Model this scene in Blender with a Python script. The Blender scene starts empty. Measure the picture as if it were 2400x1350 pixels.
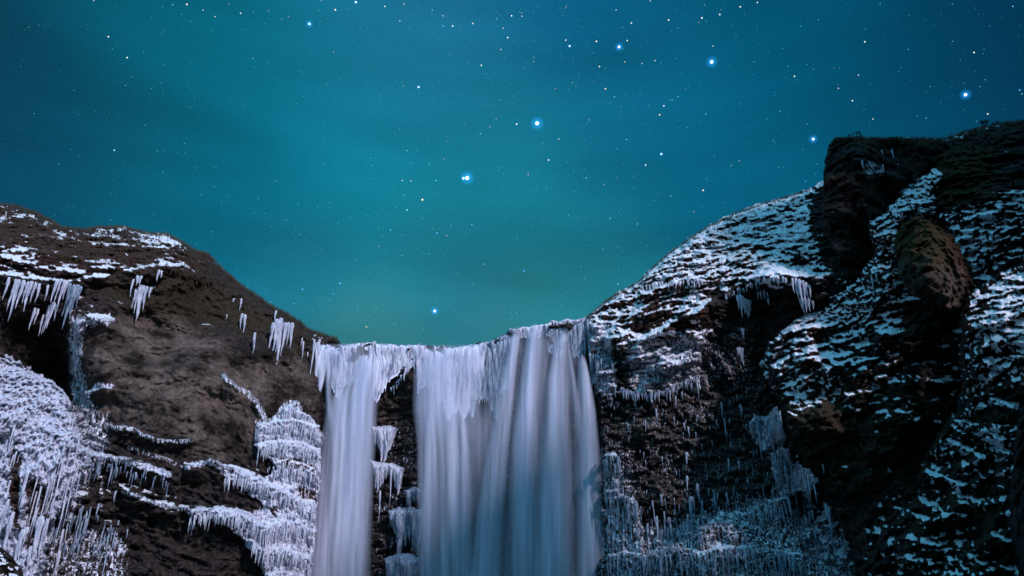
import bpy, math, random
import numpy as np
from mathutils import Vector, Matrix

random.seed(7)
RNG = np.random.default_rng(11)
SC = bpy.context.scene
COL = SC.collection

# ------------------------------------------------------------------ camera
F_PX, CX, CY = 1600.0, 1200.0, 675.0
PITCH = math.radians(22.0)
CAM = np.array([0.0, 0.0, 2.0])
cp, sp = math.cos(PITCH), math.sin(PITCH)
cd = bpy.data.cameras.new('camera')
cd.sensor_width = 36.0
cd.lens = 24.0
cd.clip_start = 0.1
cd.clip_end = 20000
cam = bpy.data.objects.new('camera', cd)
cam.location = CAM
cam.rotation_euler = (math.pi / 2 + PITCH, 0, 0)
COL.objects.link(cam)
SC.camera = cam


def ray(u, v):
    """direction of the line of sight through photo point (u, v)"""
    a = (np.asarray(u, float) - CX) / F_PX
    b = (CY - np.asarray(v, float)) / F_PX
    return np.stack([a + 0 * b, cp - b * sp + 0 * a, sp + b * cp + 0 * a], -1)


def W(u, v, Y):
    """world point at forward distance Y seen at (u, v)"""
    d = ray(u, v)
    return CAM + d * (np.asarray(Y, float) / d[..., 1])[..., None]


# ------------------------------------------------------------------ sun (moonlight) and sky
SUN_AZ, SUN_EL = math.radians(38.0), math.radians(32.0)     # azimuth measured from behind the camera towards its right
S = Vector((math.sin(SUN_AZ) * math.cos(SUN_EL), -math.cos(SUN_AZ) * math.cos(SUN_EL), math.sin(SUN_EL)))
sl = bpy.data.lights.new('moonlight', 'SUN')
sl.energy = 3.6
sl.angle = math.radians(5.0)
sl.color = (0.86, 0.80, 1.0)
so = bpy.data.objects.new('moonlight', sl)
so.rotation_euler = S.to_track_quat('Z', 'Y').to_euler()
so.location = (60, -60, 120)
COL.objects.link(so)

SC.view_settings.view_transform = 'Standard'
SC.view_settings.look = 'None'
SC.view_settings.exposure = 0.0
SC.view_settings.gamma = 1.0
SC.view_settings.use_curve_mapping = False
SC.cycles.transparent_max_bounces = 32
SC.cycles.max_bounces = 6
SC.cycles.diffuse_bounces = 3


def lin(c):
    return tuple((x / 255 / 12.92) if x / 255 <= 0.04045 else ((x / 255 + 0.055) / 1.055) ** 2.4 for x in c)


world = bpy.data.worlds.new('World')
SC.world = world
world.use_nodes = True
wn, wl = world.node_tree.nodes, world.node_tree.links
wn.clear()
SKYG = 1.0
SKY = [  # night sky tones by direction: (photo point, colour)
    (0, 40, (8, 54, 76)), (0, 250, (6, 50, 78)), (130, 230, (2, 54, 86)), (0, 450, (2, 76, 108)), (300, 30, (2, 92, 112)), (450, 130, (2, 100, 124)),
    (330, 320, (12, 104, 124)), (520, 440, (0, 100, 130)), (750, 200, (14, 116, 144)), (1000, 60, (30, 108, 146)), (1050, 230, (22, 116, 146)),
    (1350, 60, (6, 90, 132)), (1500, 230, (10, 98, 132)), (1880, 80, (0, 80, 112)), (2150, 40, (0, 62, 92)), (2420, 30, (0, 42, 68)),
    (2420, 200, (0, 56, 88)), (2200, 260, (0, 76, 108)), (900, 420, (10, 126, 148)), (1250, 420, (22, 126, 146)), (1650, 400, (4, 100, 132)),
    (700, 620, (30, 116, 136)), (1000, 600, (30, 124, 144)), (1440, 620, (26, 116, 134)), (860, 800, (50, 122, 132)), (1100, 730, (34, 112, 134)),
    (1150, 800, (46, 118, 128)), (1320, 690, (38, 118, 130)), (620, 560, (10, 104, 132)), (1800, 300, (2, 88, 120)),
]


def wnode(t, **k):
    n = wn.new(t)
    for a, b in k.items():
        setattr(n, a, b)
    return n


tc = wnode('ShaderNodeTexCoord')
nrm = wnode('ShaderNodeVectorMath', operation='NORMALIZE')
wl.new(tc.outputs['Generated'], nrm.inputs[0])
nz1 = wnode('ShaderNodeTexNoise')
nz1.inputs['Scale'].default_value = 3.2
nz1.inputs['Detail'].default_value = 3
wl.new(nrm.outputs[0], nz1.inputs['Vector'])
wsub = wnode('ShaderNodeVectorMath', operation='SUBTRACT')
wl.new(nz1.outputs['Color'], wsub.inputs[0])
wsub.inputs[1].default_value = (0.5, 0.5, 0.5)
wsc = wnode('ShaderNodeVectorMath', operation='SCALE')
wl.new(wsub.outputs[0], wsc.inputs[0])
wsc.inputs['Scale'].default_value = 0.10
wad = wnode('ShaderNodeVectorMath', operation='ADD')
wl.new(nrm.outputs[0], wad.inputs[0])
wl.new(wsc.outputs[0], wad.inputs[1])
wn2 = wnode('ShaderNodeVectorMath', operation='NORMALIZE')
wl.new(wad.outputs[0], wn2.inputs[0])
csum = wsum = None
# the sky out of view: brightened overhead and behind the camera to lift the shade
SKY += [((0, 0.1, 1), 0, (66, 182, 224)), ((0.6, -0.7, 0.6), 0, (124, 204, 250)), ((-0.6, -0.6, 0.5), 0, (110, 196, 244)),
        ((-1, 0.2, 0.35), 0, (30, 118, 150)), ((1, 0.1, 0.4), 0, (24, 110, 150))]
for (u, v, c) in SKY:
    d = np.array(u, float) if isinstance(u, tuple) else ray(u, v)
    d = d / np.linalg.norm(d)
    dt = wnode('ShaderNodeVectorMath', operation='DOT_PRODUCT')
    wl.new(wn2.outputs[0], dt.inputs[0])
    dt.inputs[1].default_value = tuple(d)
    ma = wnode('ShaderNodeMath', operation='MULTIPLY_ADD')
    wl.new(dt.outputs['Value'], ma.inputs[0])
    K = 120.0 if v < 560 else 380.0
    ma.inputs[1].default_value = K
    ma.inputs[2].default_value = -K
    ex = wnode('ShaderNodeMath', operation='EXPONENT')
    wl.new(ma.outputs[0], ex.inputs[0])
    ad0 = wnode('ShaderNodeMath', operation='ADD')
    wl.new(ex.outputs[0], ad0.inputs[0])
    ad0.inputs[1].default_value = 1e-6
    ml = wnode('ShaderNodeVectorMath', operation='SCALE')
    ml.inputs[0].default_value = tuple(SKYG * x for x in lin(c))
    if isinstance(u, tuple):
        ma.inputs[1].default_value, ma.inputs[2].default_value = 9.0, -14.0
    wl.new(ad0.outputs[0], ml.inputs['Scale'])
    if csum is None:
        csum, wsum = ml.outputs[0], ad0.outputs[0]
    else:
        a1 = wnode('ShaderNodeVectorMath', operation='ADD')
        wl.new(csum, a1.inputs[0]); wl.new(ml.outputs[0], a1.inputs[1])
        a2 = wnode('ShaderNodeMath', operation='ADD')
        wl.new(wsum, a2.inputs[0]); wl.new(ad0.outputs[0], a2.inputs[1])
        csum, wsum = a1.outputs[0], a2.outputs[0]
inv = wnode('ShaderNodeMath', operation='DIVIDE')
inv.inputs[0].default_value = 1.0
wl.new(wsum, inv.inputs[1])
cfin = wnode('ShaderNodeVectorMath', operation='SCALE')
wl.new(csum, cfin.inputs[0]); wl.new(inv.outputs[0], cfin.inputs['Scale'])
# thin aurora bands slanting across the sky
mp = wnode('ShaderNodeMapping')
mp.inputs['Rotation'].default_value = (0.2, -0.65, 0.1)
mp.inputs['Scale'].default_value = (1.2, 1.5, 5.5)
wl.new(nrm.outputs[0], mp.inputs[0])
nz2 = wnode('ShaderNodeTexNoise')
nz2.inputs['Scale'].default_value = 2.0
nz2.inputs['Detail'].default_value = 2.5
wl.new(mp.outputs[0], nz2.inputs['Vector'])
mr = wnode('ShaderNodeMapRange')
mr.inputs['From Min'].default_value = 0.3
mr.inputs['From Max'].default_value = 0.7
mr.inputs['To Min'].default_value = 0.84
mr.inputs['To Max'].default_value = 1.18
wl.new(nz2.outputs['Fac'], mr.inputs['Value'])
nz3 = wnode('ShaderNodeTexNoise')
nz3.inputs['Scale'].default_value = 900.0
nz3.inputs['Detail'].default_value = 1
wl.new(nrm.outputs[0], nz3.inputs['Vector'])
mr3 = wnode('ShaderNodeMapRange')
mr3.inputs['From Min'].default_value = 0.25
mr3.inputs['From Max'].default_value = 0.75
mr3.inputs['To Min'].default_value = 0.82
mr3.inputs['To Max'].default_value = 1.18
wl.new(nz3.outputs['Fac'], mr3.inputs['Value'])
mm = wnode('ShaderNodeMath', operation='MULTIPLY')
wl.new(mr.outputs[0], mm.inputs[0]); wl.new(mr3.outputs[0], mm.inputs[1])
cf2 = wnode('ShaderNodeVectorMath', operation='SCALE')
wl.new(cfin.outputs[0], cf2.inputs[0]); wl.new(mm.outputs[0], cf2.inputs['Scale'])
bg1 = wnode('ShaderNodeBackground')
wl.new(cf2.outputs[0], bg1.inputs['Color'])
bg1.inputs['Strength'].default_value = 1.0
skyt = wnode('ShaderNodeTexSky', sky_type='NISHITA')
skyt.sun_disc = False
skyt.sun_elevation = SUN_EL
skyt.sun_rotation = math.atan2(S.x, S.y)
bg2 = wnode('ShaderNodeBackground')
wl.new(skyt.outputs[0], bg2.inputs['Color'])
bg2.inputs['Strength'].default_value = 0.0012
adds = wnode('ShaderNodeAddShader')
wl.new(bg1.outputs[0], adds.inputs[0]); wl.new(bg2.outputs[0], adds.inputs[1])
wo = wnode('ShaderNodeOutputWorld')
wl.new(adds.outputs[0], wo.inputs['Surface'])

# ------------------------------------------------------------------ noise (numpy gradient noise)
_perm = RNG.permutation(256).astype(np.int32)
_perm = np.concatenate([_perm, _perm, _perm])
_g = RNG.normal(size=(256, 3)).astype(np.float32)
_g /= np.linalg.norm(_g, axis=1, keepdims=True)


def perlin(p):
    p = np.asarray(p, np.float32)
    i = np.floor(p).astype(np.int32)
    f = p - i
    i &= 255
    w = f * f * f * (f * (f * 6 - 15) + 10)
    out = None
    for dx in (0, 1):
        hx = _perm[i[..., 0] + dx]
        wx = w[..., 0] if dx else 1 - w[..., 0]
        for dy in (0, 1):
            hy = _perm[hx + i[..., 1] + dy]
            wy = wx * (w[..., 1] if dy else 1 - w[..., 1])
            for dz in (0, 1):
                g = _g[_perm[hy + i[..., 2] + dz]]
                t = (f[..., 0] - dx) * g[..., 0] + (f[..., 1] - dy) * g[..., 1] + (f[..., 2] - dz) * g[..., 2]
                t = t * wy * (w[..., 2] if dz else 1 - w[..., 2])
                out = t if out is None else out + t
    return out * 1.6


def fbm(p, octs=4, gain=0.5, seed=0.0, ridged=False):
    p = np.asarray(p, np.float32) + np.float32(seed * 17.31)
    a, s, tot = 1.0, 0.0, 0.0
    for k in range(octs):
        n = perlin(p)
        if ridged:
            n = 1 - 2 * np.abs(n)
        s = s + a * n
        tot += a
        a *= gain
        p = p * np.float32(2.03) + np.float32(5.7)
    return s / tot


def sstep(a, b, x):
    t = np.clip((x - a) / (b - a), 0, 1)
    return t * t * (3 - 2 * t)


def inpoly(U, V, poly):
    r = np.zeros(U.shape, bool)
    n = len(poly)
    for k in range(n):
        (x1, y1), (x2, y2) = poly[k], poly[(k + 1) % n]
        if y1 == y2:
            continue
        c = ((V < y1) != (V < y2)) & (U < (x2 - x1) * (V - y1) / (y2 - y1) + x1)
        r ^= c
    return r


def segdist(U, V, pts, closed=False, skip=None):
    d = np.full(U.shape, 1e9, np.float32)
    n = len(pts)
    for k in range(n if closed else n - 1):
        (x1, y1), (x2, y2) = pts[k], pts[(k + 1) % n]
        if skip and skip((x1, y1), (x2, y2)):
            continue
        vx, vy = x2 - x1, y2 - y1
        L = vx * vx + vy * vy + 1e-9
        t = np.clip(((U - x1) * vx + (V - y1) * vy) / L, 0, 1)
        d = np.minimum(d, np.hypot(U - x1 - t * vx, V - y1 - t * vy))
    return d


def softpoly(U, V, poly, feather):
    d = segdist(U, V, poly, closed=True)
    s = np.where(inpoly(U, V, poly), d, -d)
    return sstep(-feather, feather, s)


def rbf(ctrl, U, V):
    c = np.array(ctrl, float)
    x = c[:, :2] / 100.0

    def phi(r2):
        return np.where(r2 > 0, 0.5 * r2 * np.log(np.maximum(r2, 1e-12)), 0)
    r2 = ((x[:, None] - x[None]) ** 2).sum(-1)
    n = len(c)
    A = np.zeros((n + 3, n + 3))
    A[:n, :n] = phi(r2) + np.eye(n) * 0.05
    A[:n, n] = 1; A[:n, n + 1:] = x
    A[n, :n] = 1; A[n + 1:, :n] = x.T
    s = np.linalg.solve(A, np.concatenate([c[:, 2], [0, 0, 0]]))
    out = s[n] + s[n + 1] * U / 100 + s[n + 2] * V / 100
    for k in range(n):
        out = out + s[k] * phi((U / 100 - x[k, 0]) ** 2 + (V / 100 - x[k, 1]) ** 2)
    return out


# ------------------------------------------------------------------ mesh helpers
def mesh_np(name, verts, quads, attrs=None, mats=(), smooth=True, parent=None):
    me = bpy.data.meshes.new(name)
    verts = np.asarray(verts, np.float32).reshape(-1, 3)
    quads = np.asarray(quads, np.int32)
    k = quads.shape[1]
    me.vertices.add(len(verts))
    me.vertices.foreach_set('co', verts.ravel())
    me.loops.add(quads.size)
    me.loops.foreach_set('vertex_index', quads.ravel())
    me.polygons.add(len(quads))
    me.polygons.foreach_set('loop_start', np.arange(0, quads.size, k, dtype=np.int32))
    me.polygons.foreach_set('loop_total', np.full(len(quads), k, np.int32))
    me.polygons.foreach_set('use_smooth', np.full(len(quads), smooth))
    for an, av in (attrs or {}).items():
        at = me.attributes.new(an, 'FLOAT', 'POINT')
        at.data.foreach_set('value', np.asarray(av, np.float32).ravel())
    me.update(calc_edges=True)
    for m in mats:
        me.materials.append(m)
    o = bpy.data.objects.new(name, me)
    COL.objects.link(o)
    if parent:
        o.parent = parent
    return o


def tag(o, label=None, cat=None, group=None, kind=None):
    if label: o['label'] = label
    if cat: o['category'] = cat
    if group: o['group'] = group
    if kind: o['kind'] = kind
    return o


def empty(name, loc, label, cat, group=None):
    o = bpy.data.objects.new(name, None)
    o.location = loc
    o.empty_display_size = 0.5
    COL.objects.link(o)
    return tag(o, label, cat, group)


def rel(verts, parent):
    return np.asarray(verts, float).reshape(-1, 3) - np.array(parent.location)


# ------------------------------------------------------------------ materials
def mat_new(name):
    m = bpy.data.materials.new(name)
    m.use_nodes = True
    n = m.node_tree.nodes
    l = m.node_tree.links
    n.clear()
    return m, n, l


def attr(n, name):
    a = n.new('ShaderNodeAttribute')
    a.attribute_name = name
    return a.outputs['Fac']


def noise(n, l, vec, scale, detail=4, rough=0.55):
    t = n.new('ShaderNodeTexNoise')
    t.inputs['Scale'].default_value = scale
    t.inputs['Detail'].default_value = detail
    t.inputs['Roughness'].default_value = rough
    l.new(vec, t.inputs['Vector'])
    return t.outputs['Fac']


def mrange(n, l, val, a, b, c, d, smooth=False):
    t = n.new('ShaderNodeMapRange')
    if smooth:
        t.interpolation_type = 'SMOOTHSTEP'
    for k, x in zip(('From Min', 'From Max', 'To Min', 'To Max'), (a, b, c, d)):
        t.inputs[k].default_value = x
    l.new(val, t.inputs['Value'])
    return t.outputs[0]


def math_(n, l, op, a, b=None, c=None):
    t = n.new('ShaderNodeMath')
    t.operation = op
    for i, x in enumerate((a, b, c)):
        if x is None:
            continue
        if isinstance(x, (int, float)):
            t.inputs[i].default_value = x
        else:
            l.new(x, t.inputs[i])
    return t.outputs[0]


def mixc(n, l, f, a, b):
    t = n.new('ShaderNodeMix')
    t.data_type = 'RGBA'
    if isinstance(f, (int, float)):
        t.inputs[0].default_value = f
    else:
        l.new(f, t.inputs[0])
    for i, x in ((6, a), (7, b)):
        if isinstance(x, tuple):
            t.inputs[i].default_value = (*x, 1)
        else:
            l.new(x, t.inputs[i])
    return t.outputs[2]


def make_cliff_mat():
    m, n, l = mat_new('cliff_rock_snow')
    tcn = n.new('ShaderNodeTexCoord').outputs['Object']
    n1 = noise(n, l, tcn, 0.35, 5)
    n2 = noise(n, l, tcn, 1.6, 6, 0.62)
    n3 = noise(n, l, tcn, 6.0, 4, 0.65)
    n0 = noise(n, l, tcn, 0.16, 6, 0.7)
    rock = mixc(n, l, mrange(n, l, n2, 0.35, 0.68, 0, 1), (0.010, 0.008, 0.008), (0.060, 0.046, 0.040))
    brown = mixc(n, l, mrange(n, l, n2, 0.3, 0.7, 0, 1), (0.062, 0.045, 0.037), (0.185, 0.140, 0.115))
    brown = mixc(n, l, mrange(n, l, n0, 0.42, 0.60, 0, 1), (0.014, 0.011, 0.009), brown)
    grass = mixc(n, l, mrange(n, l, n3, 0.3, 0.7, 0, 1), (0.010, 0.008, 0.004), (0.066, 0.047, 0.020))
    reds = mixc(n, l, mrange(n, l, n3, 0.3, 0.7, 0, 1), (0.012, 0.007, 0.006), (0.090, 0.042, 0.032))
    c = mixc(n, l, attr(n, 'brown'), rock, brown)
    c = mixc(n, l, attr(n, 'grass'), c, grass)
    c = mixc(n, l, attr(n, 'red'), c, reds)
    # ice glaze: vertically streaked
    mpn = n.new('ShaderNodeMapping')
    mpn.inputs['Scale'].default_value = (3.2, 3.2, 0.45)
    l.new(tcn, mpn.inputs[0])
    st = noise(n, l, mpn.outputs[0], 1.0, 5, 0.65)
    iraw = math_(n, l, 'ADD', attr(n, 'ice'), mrange(n, l, st, 0.3, 0.7, -0.55, 0.55))
    ice = mrange(n, l, iraw, 0.42, 0.72, 0, 1, True)
    ice = math_(n, l, 'MULTIPLY', ice, mrange(n, l, attr(n, 'ice'), 0.0, 0.15, 0, 1))
    icec = mixc(n, l, mrange(n, l, st, 0.35, 0.65, 0, 1), (0.42, 0.44, 0.55), (0.84, 0.83, 0.90))
    c = mixc(n, l, ice, c, icec)
    sraw = math_(n, l, 'ADD', attr(n, 'snow'), mrange(n, l, n3, 0.3, 0.7, -0.42, 0.32))
    sraw = math_(n, l, 'ADD', sraw, mrange(n, l, n2, 0.35, 0.65, -0.25, 0.14))
    snow = mrange(n, l, sraw, 0.42, 0.72, 0, 1, True)
    snowc = mixc(n, l, n1, (0.70, 0.71, 0.76), (0.86, 0.86, 0.88))
    c = mixc(n, l, snow, c, snowc)
    b = n.new('ShaderNodeBsdfPrincipled')
    l.new(c, b.inputs['Base Color'])
    l.new(mrange(n, l, ice, 0, 1, 0.88, 0.45), b.inputs['Roughness'])
    l.new(mrange(n, l, ice, 0, 1, 0.03, 0.3), b.inputs['Specular IOR Level'])
    bp = n.new('ShaderNodeBump')
    bp.inputs['Strength'].default_value = 0.9
    bp.inputs['Distance'].default_value = 0.35
    l.new(math_(n, l, 'ADD', n2, math_(n, l, 'MULTIPLY', n3, 0.35)), bp.inputs['Height'])
    l.new(bp.outputs[0], b.inputs['Normal'])
    o = n.new('ShaderNodeOutputMaterial')
    l.new(b.outputs[0], o.inputs[0])
    return m


def make_ice_mat(name, dark, light, sx=4.0, sz=0.5, transl=0.25, lo=0.36, hi=0.6, bump=0.8):
    m, n, l = mat_new(name)
    tcn = n.new('ShaderNodeTexCoord').outputs['Object']
    mpn = n.new('ShaderNodeMapping')
    mpn.inputs['Scale'].default_value = (sx, sx, sz)
    l.new(tcn, mpn.inputs[0])
    st = noise(n, l, mpn.outputs[0], 1.0, 5, 0.65)
    n3 = noise(n, l, tcn, 5.0, 4, 0.6)
    f = mrange(n, l, math_(n, l, 'ADD', st, math_(n, l, 'MULTIPLY', n3, 0.3)), lo + 0.15, hi + 0.15, 0, 1, True)
    c = mixc(n, l, f, dark, light)
    b = n.new('ShaderNodeBsdfPrincipled')
    l.new(c, b.inputs['Base Color'])
    b.inputs['Roughness'].default_value = 0.38
    b.inputs['Specular IOR Level'].default_value = 0.35
    bp = n.new('ShaderNodeBump')
    bp.inputs['Strength'].default_value = bump
    bp.inputs['Distance'].default_value = 0.25
    l.new(math_(n, l, 'ADD', st, math_(n, l, 'MULTIPLY', n3, 0.3)), bp.inputs['Height'])
    l.new(bp.outputs[0], b.inputs['Normal'])
    t = n.new('ShaderNodeBsdfTranslucent')
    l.new(c, t.inputs['Color'])
    mx = n.new('ShaderNodeMixShader')
    mx.inputs[0].default_value = transl
    l.new(b.outputs[0], mx.inputs[1]); l.new(t.outputs[0], mx.inputs[2])
    o = n.new('ShaderNodeOutputMaterial')
    l.new(mx.outputs[0], o.inputs[0])
    return m


def make_water_mat():
    m, n, l = mat_new('silky_falling_water')
    cmb = n.new('ShaderNodeCombineXYZ')
    l.new(math_(n, l, 'MULTIPLY', attr(n, 'across'), 1.0), cmb.inputs[0])
    l.new(math_(n, l, 'MULTIPLY', attr(n, 'down'), 0.045), cmb.inputs[1])
    st = noise(n, l, cmb.outputs[0], 1.0, 4, 0.55)
    cm2 = n.new('ShaderNodeCombineXYZ')
    l.new(math_(n, l, 'MULTIPLY', attr(n, 'across'), 0.35), cm2.inputs[0])
    l.new(math_(n, l, 'MULTIPLY', attr(n, 'down'), 0.03), cm2.inputs[1])
    st2 = noise(n, l, cm2.outputs[0], 1.0, 2, 0.5)
    a = math_(n, l, 'MULTIPLY', attr(n, 'cover'), mrange(n, l, st, 0.28, 0.72, 0.42, 1.3))
    a = math_(n, l, 'MULTIPLY', a, mrange(n, l, st2, 0.3, 0.7, 0.6, 1.2))
    cl = n.new('ShaderNodeClamp')
    l.new(a, cl.inputs[0])
    cl.inputs['Max'].default_value = 0.97
    d = n.new('ShaderNodeBsdfDiffuse')
    d.inputs['Color'].default_value = (0.70, 0.73, 0.86, 1)
    t = n.new('ShaderNodeBsdfTranslucent')
    t.inputs['Color'].default_value = (0.66, 0.74, 0.88, 1)
    mx = n.new('ShaderNodeMixShader')
    mx.inputs[0].default_value = 0.3
    l.new(d.outputs[0], mx.inputs[1]); l.new(t.outputs[0], mx.inputs[2])
    tr = n.new('ShaderNodeBsdfTransparent')
    m2 = n.new('ShaderNodeMixShader')
    l.new(cl.outputs[0], m2.inputs[0])
    l.new(tr.outputs[0], m2.inputs[1]); l.new(mx.outputs[0], m2.inputs[2])
    o = n.new('ShaderNodeOutputMaterial')
    l.new(m2.outputs[0], o.inputs[0])
    return m


def make_plain(name, col, rough=0.8, emit=None):
    m, n, l = mat_new(name)
    b = n.new('ShaderNodeBsdfPrincipled')
    tcn = n.new('ShaderNodeTexCoord').outputs['Object']
    nn = noise(n, l, tcn, 3.0, 5)
    l.new(mixc(n, l, nn, tuple(x * 0.6 for x in col), tuple(x * 1.4 for x in col)), b.inputs['Base Color'])
    b.inputs['Roughness'].default_value = rough
    o = n.new('ShaderNodeOutputMaterial')
    l.new(b.outputs[0], o.inputs[0])
    return m


M_CLIFF = make_cliff_mat()
M_ICE = make_ice_mat('white_frozen_ice', (0.38, 0.40, 0.52), (0.86, 0.85, 0.90))
M_GLAZE = make_ice_mat('clear_blue_ice', (0.10, 0.14, 0.20), (0.50, 0.58, 0.68), 3.0, 0.35, 0.25, 0.38, 0.62)
M_LIP = make_ice_mat('lip_ice', (0.20, 0.20, 0.32), (0.84, 0.84, 0.93), 1.3, 0.13, 0.2, 0.32, 0.56, 0.4)
M_WATER = make_water_mat()
M_WOOD = make_plain('weathered_wood', (0.03, 0.025, 0.02))
M_POST = make_plain('pale_post', (0.35, 0.35, 0.36))
M_TWIG = make_plain('twig_bark', (0.025, 0.02, 0.015))

# ------------------------------------------------------------------ relief sheets (cliffs)
SHEETS = {}


def strata(P, lam, amp, ang, warp, seed, sharp=0.24, stretch=0.34):
    """terraced ledges: a narrow shelf on top, a slightly undercut face below; returned as metres towards the viewer"""
    ca, sa = math.cos(ang), math.sin(ang)
    w = P[..., 2] * ca - P[..., 0] * sa
    al = P[..., 0] * ca + P[..., 2] * sa
    q = np.stack([al * stretch, P[..., 1] * stretch, w], -1) / lam
    w = w / lam + warp * fbm(q * 0.7, 4, 0.55, seed) + 2.2 * fbm(q * 0.16, 2, 0.5, seed + 9)
    t = -w - np.floor(-w)                      # 0 at the top of a layer, 1 at its bottom
    prof = np.where(t < sharp, t / sharp, 1 - (t - sharp) / (1 - sharp))
    prof = sstep(0, 1, prof)
    mod = np.clip(0.6 + 1.1 * fbm(q * np.array([0.5, 0.5, 0.9]), 3, 0.5, seed + 3), 0.05, 1.3)
    return amp * prof * mod


def sheet(name, poly, ctrl, step=2.3, curl=(26, 9.0), edges=None, ledges=(), layers=(), rough=(1.0, 0.4), flute=None,
          snow_bias=0.0, paints=(), thresh=(0.50, 0.80), icelist=(), kind='structure', label=None, cat=None, rfreq=0.12,
          rag=3.0, tus=0.55, bumps=(), lines=(), patch=0.45, crack=0.7, blur=1, blocks=0.9, parent=None, pull=0.0, mname='ice_sheet'):
    us = np.array([p[0] for p in poly]); vs = np.array([p[1] for p in poly])
    u = np.arange(us.min() - step, us.max() + 2 * step, step)
    v = np.arange(vs.min() - step, vs.max() + 2 * step, step)
    U, V = np.meshgrid(u, v)
    rg = fbm(np.stack([U / 22, V / 22, U * 0 + len(name)], -1), 4, 0.6, 2.0)
    rg2 = fbm(np.stack([U / 22, V / 22, U * 0 + 40 + len(name)], -1), 4, 0.6, 4.0)
    Ur, Vr = U + rag * 2 * rg, V + rag * 2 * rg2
    ins = inpoly(Ur, Vr, poly)

    def off(a, b):
        return (a[0] <= -15 and b[0] <= -15) or (a[0] >= 2415 and b[0] >= 2415) or (a[1] >= 1365 and b[1] >= 1365)
    dist = segdist(Ur, Vr, poly, True, off)
    Y = rbf(ctrl, U, V) - pull
    R, D = curl
    x = np.clip(dist / R, 0, 1)
    Y = Y + D * (1 - np.sqrt(np.clip(1 - (1 - x) ** 2, 0, 1)))
    P = W(U, V, Y)
    disp = np.zeros_like(Y)
    for (pts, amp, up, dn) in ledges:
        pu = np.array([p[0] for p in pts], float); pv = np.array([p[1] for p in pts], float)
        wob = 5.0 * fbm(np.stack([U / 30, U * 0 + pv[0] / 7, V / 60], -1), 3, 0.6, 1.0)
        s = V - np.interp(U, pu, pv) + wob
        e = sstep(-18, 6, U - pu.min()) * sstep(-18, 6, pu.max() - U)
        g = np.where(s < 0, np.clip(1 + s / up, 0, 1), np.clip(1 - s / dn, 0, 1))
        disp += amp * e * sstep(0, 1, g)
    fields = {'snow': np.full(Y.shape, snow_bias), 'brown': np.zeros(Y.shape), 'grass': np.zeros(Y.shape), 'red': np.zeros(Y.shape),
              'ice': np.zeros(Y.shape), 'amp': np.ones(Y.shape)}
    for (key, pl, val, fe) in paints:
        wgt = softpoly(U + 14 * rg, V + 14 * rg2, pl, fe)
        fields[key] = fields[key] * (1 - wgt) + val * wgt
    for (lam, amp, ang, warp, region) in layers:
        r = 1.0 if region is None else softpoly(U, V, region, 30)
        disp += strata(P, lam, amp, math.radians(ang), warp, lam * 3.1 + len(name)) * r * fields['amp']
    big = fbm(P * rfreq, 5, 0.5, 7.0 + len(name))
    for (bu, bv, br, ba) in bumps:
        dd = np.hypot(U - bu + 10 * rg, (V - bv + 10 * rg2) * 1.1) / br
        disp += ba * np.clip(1 - dd ** 2, 0, 1) ** 0.7
    for (key, pl, wd, val) in lines:
        ln = sstep(wd, wd * 0.3, segdist(U + 8 * rg, V + 8 * rg2, pl))
        fields[key] = fields[key] * (1 - ln) + val * ln
    fine = fbm(P * 0.9, 4, 0.6, 9.0)
    bil = 0.9 * np.abs(perlin(P * np.array([0.26, 0.26, 0.38]) + 13.3)) + np.abs(perlin(P * np.array([0.55, 0.55, 0.75]) + 3.3)) + 0.5 * np.abs(perlin(P * np.array([1.2, 1.2, 1.7]) + 9.1)) \
        + 0.25 * np.abs(perlin(P * np.array([2.6, 2.6, 3.6]) + 1.7))
    nb = 3.2 * fbm(P * np.array([0.13, 0.13, 0.17]) + 0.25 * fbm(P * 0.5, 2, 0.5, 50.0)[..., None], 2, 0.4, 44.0 + len(name))
    fb = np.floor(nb)
    disp += blocks * (fb + sstep(0.36, 0.64, nb - fb))
    nb = 3.0 * fbm(P * np.array([0.45, 0.45, 0.6]), 2, 0.4, 64.0 + len(name))
    fb = np.floor(nb)
    disp += 0.3 * blocks * (fb + sstep(0.36, 0.64, nb - fb))
    disp += crack * fbm(P * np.array([0.22, 0.22, 0.16]), 5, 0.55, 31.0, True)
    disp += tus * 1.6 * bil * (0.25 + 0.75 * fields['amp'])
    fine2 = fbm(P * np.array([2.6, 2.6, 3.4]), 2, 0.6, 12.0)
    disp += rough[0] * big + (rough[1] * fine + rough[1] * 0.35 * fine2) * (0.4 + 0.6 * fields['amp'])
    if flute:
        disp += flute * fbm(P * np.array([1.6, 1.6, 0.16]), 4, 0.6, 21.0, True) * np.clip(fields['ice'] * 1.3, 0, 1)
    Y = Y - disp
    P = W(U, V, Y)
    du = np.gradient(P, axis=1); dv = np.gradient(P, axis=0)
    N = np.cross(dv, du)
    N /= np.linalg.norm(N, axis=-1, keepdims=True) + 1e-9
    N = np.where(N[..., 1:2] > 0, -N, N)
    nz = N[..., 2]
    # smooth the normal a little
    k = nz
    for _ in range(blur):
        k2 = k.copy()
        k2[1:-1, 1:-1] = (k[1:-1, 1:-1] * 2 + k[:-2, 1:-1] + k[2:, 1:-1] + k[1:-1, :-2] + k[1:-1, 2:]) / 6
        k = k2
    sn = sstep(thresh[0], thresh[1], k + fields['snow'] + 0.22 * fbm(P * 0.35, 4, 0.6, 5.0) + patch * fbm(P * 0.10, 3, 0.5, 15.0)
               + 0.30 * fbm(P * 1.1, 3, 0.7, 41.0)) * np.where(fields['snow'] < -0.95, 0, 1)
    fields['snow'] = sn
    del fields['amp']
    idx = -np.ones(U.shape, np.int64)
    idx[ins] = np.arange(ins.sum())
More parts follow.
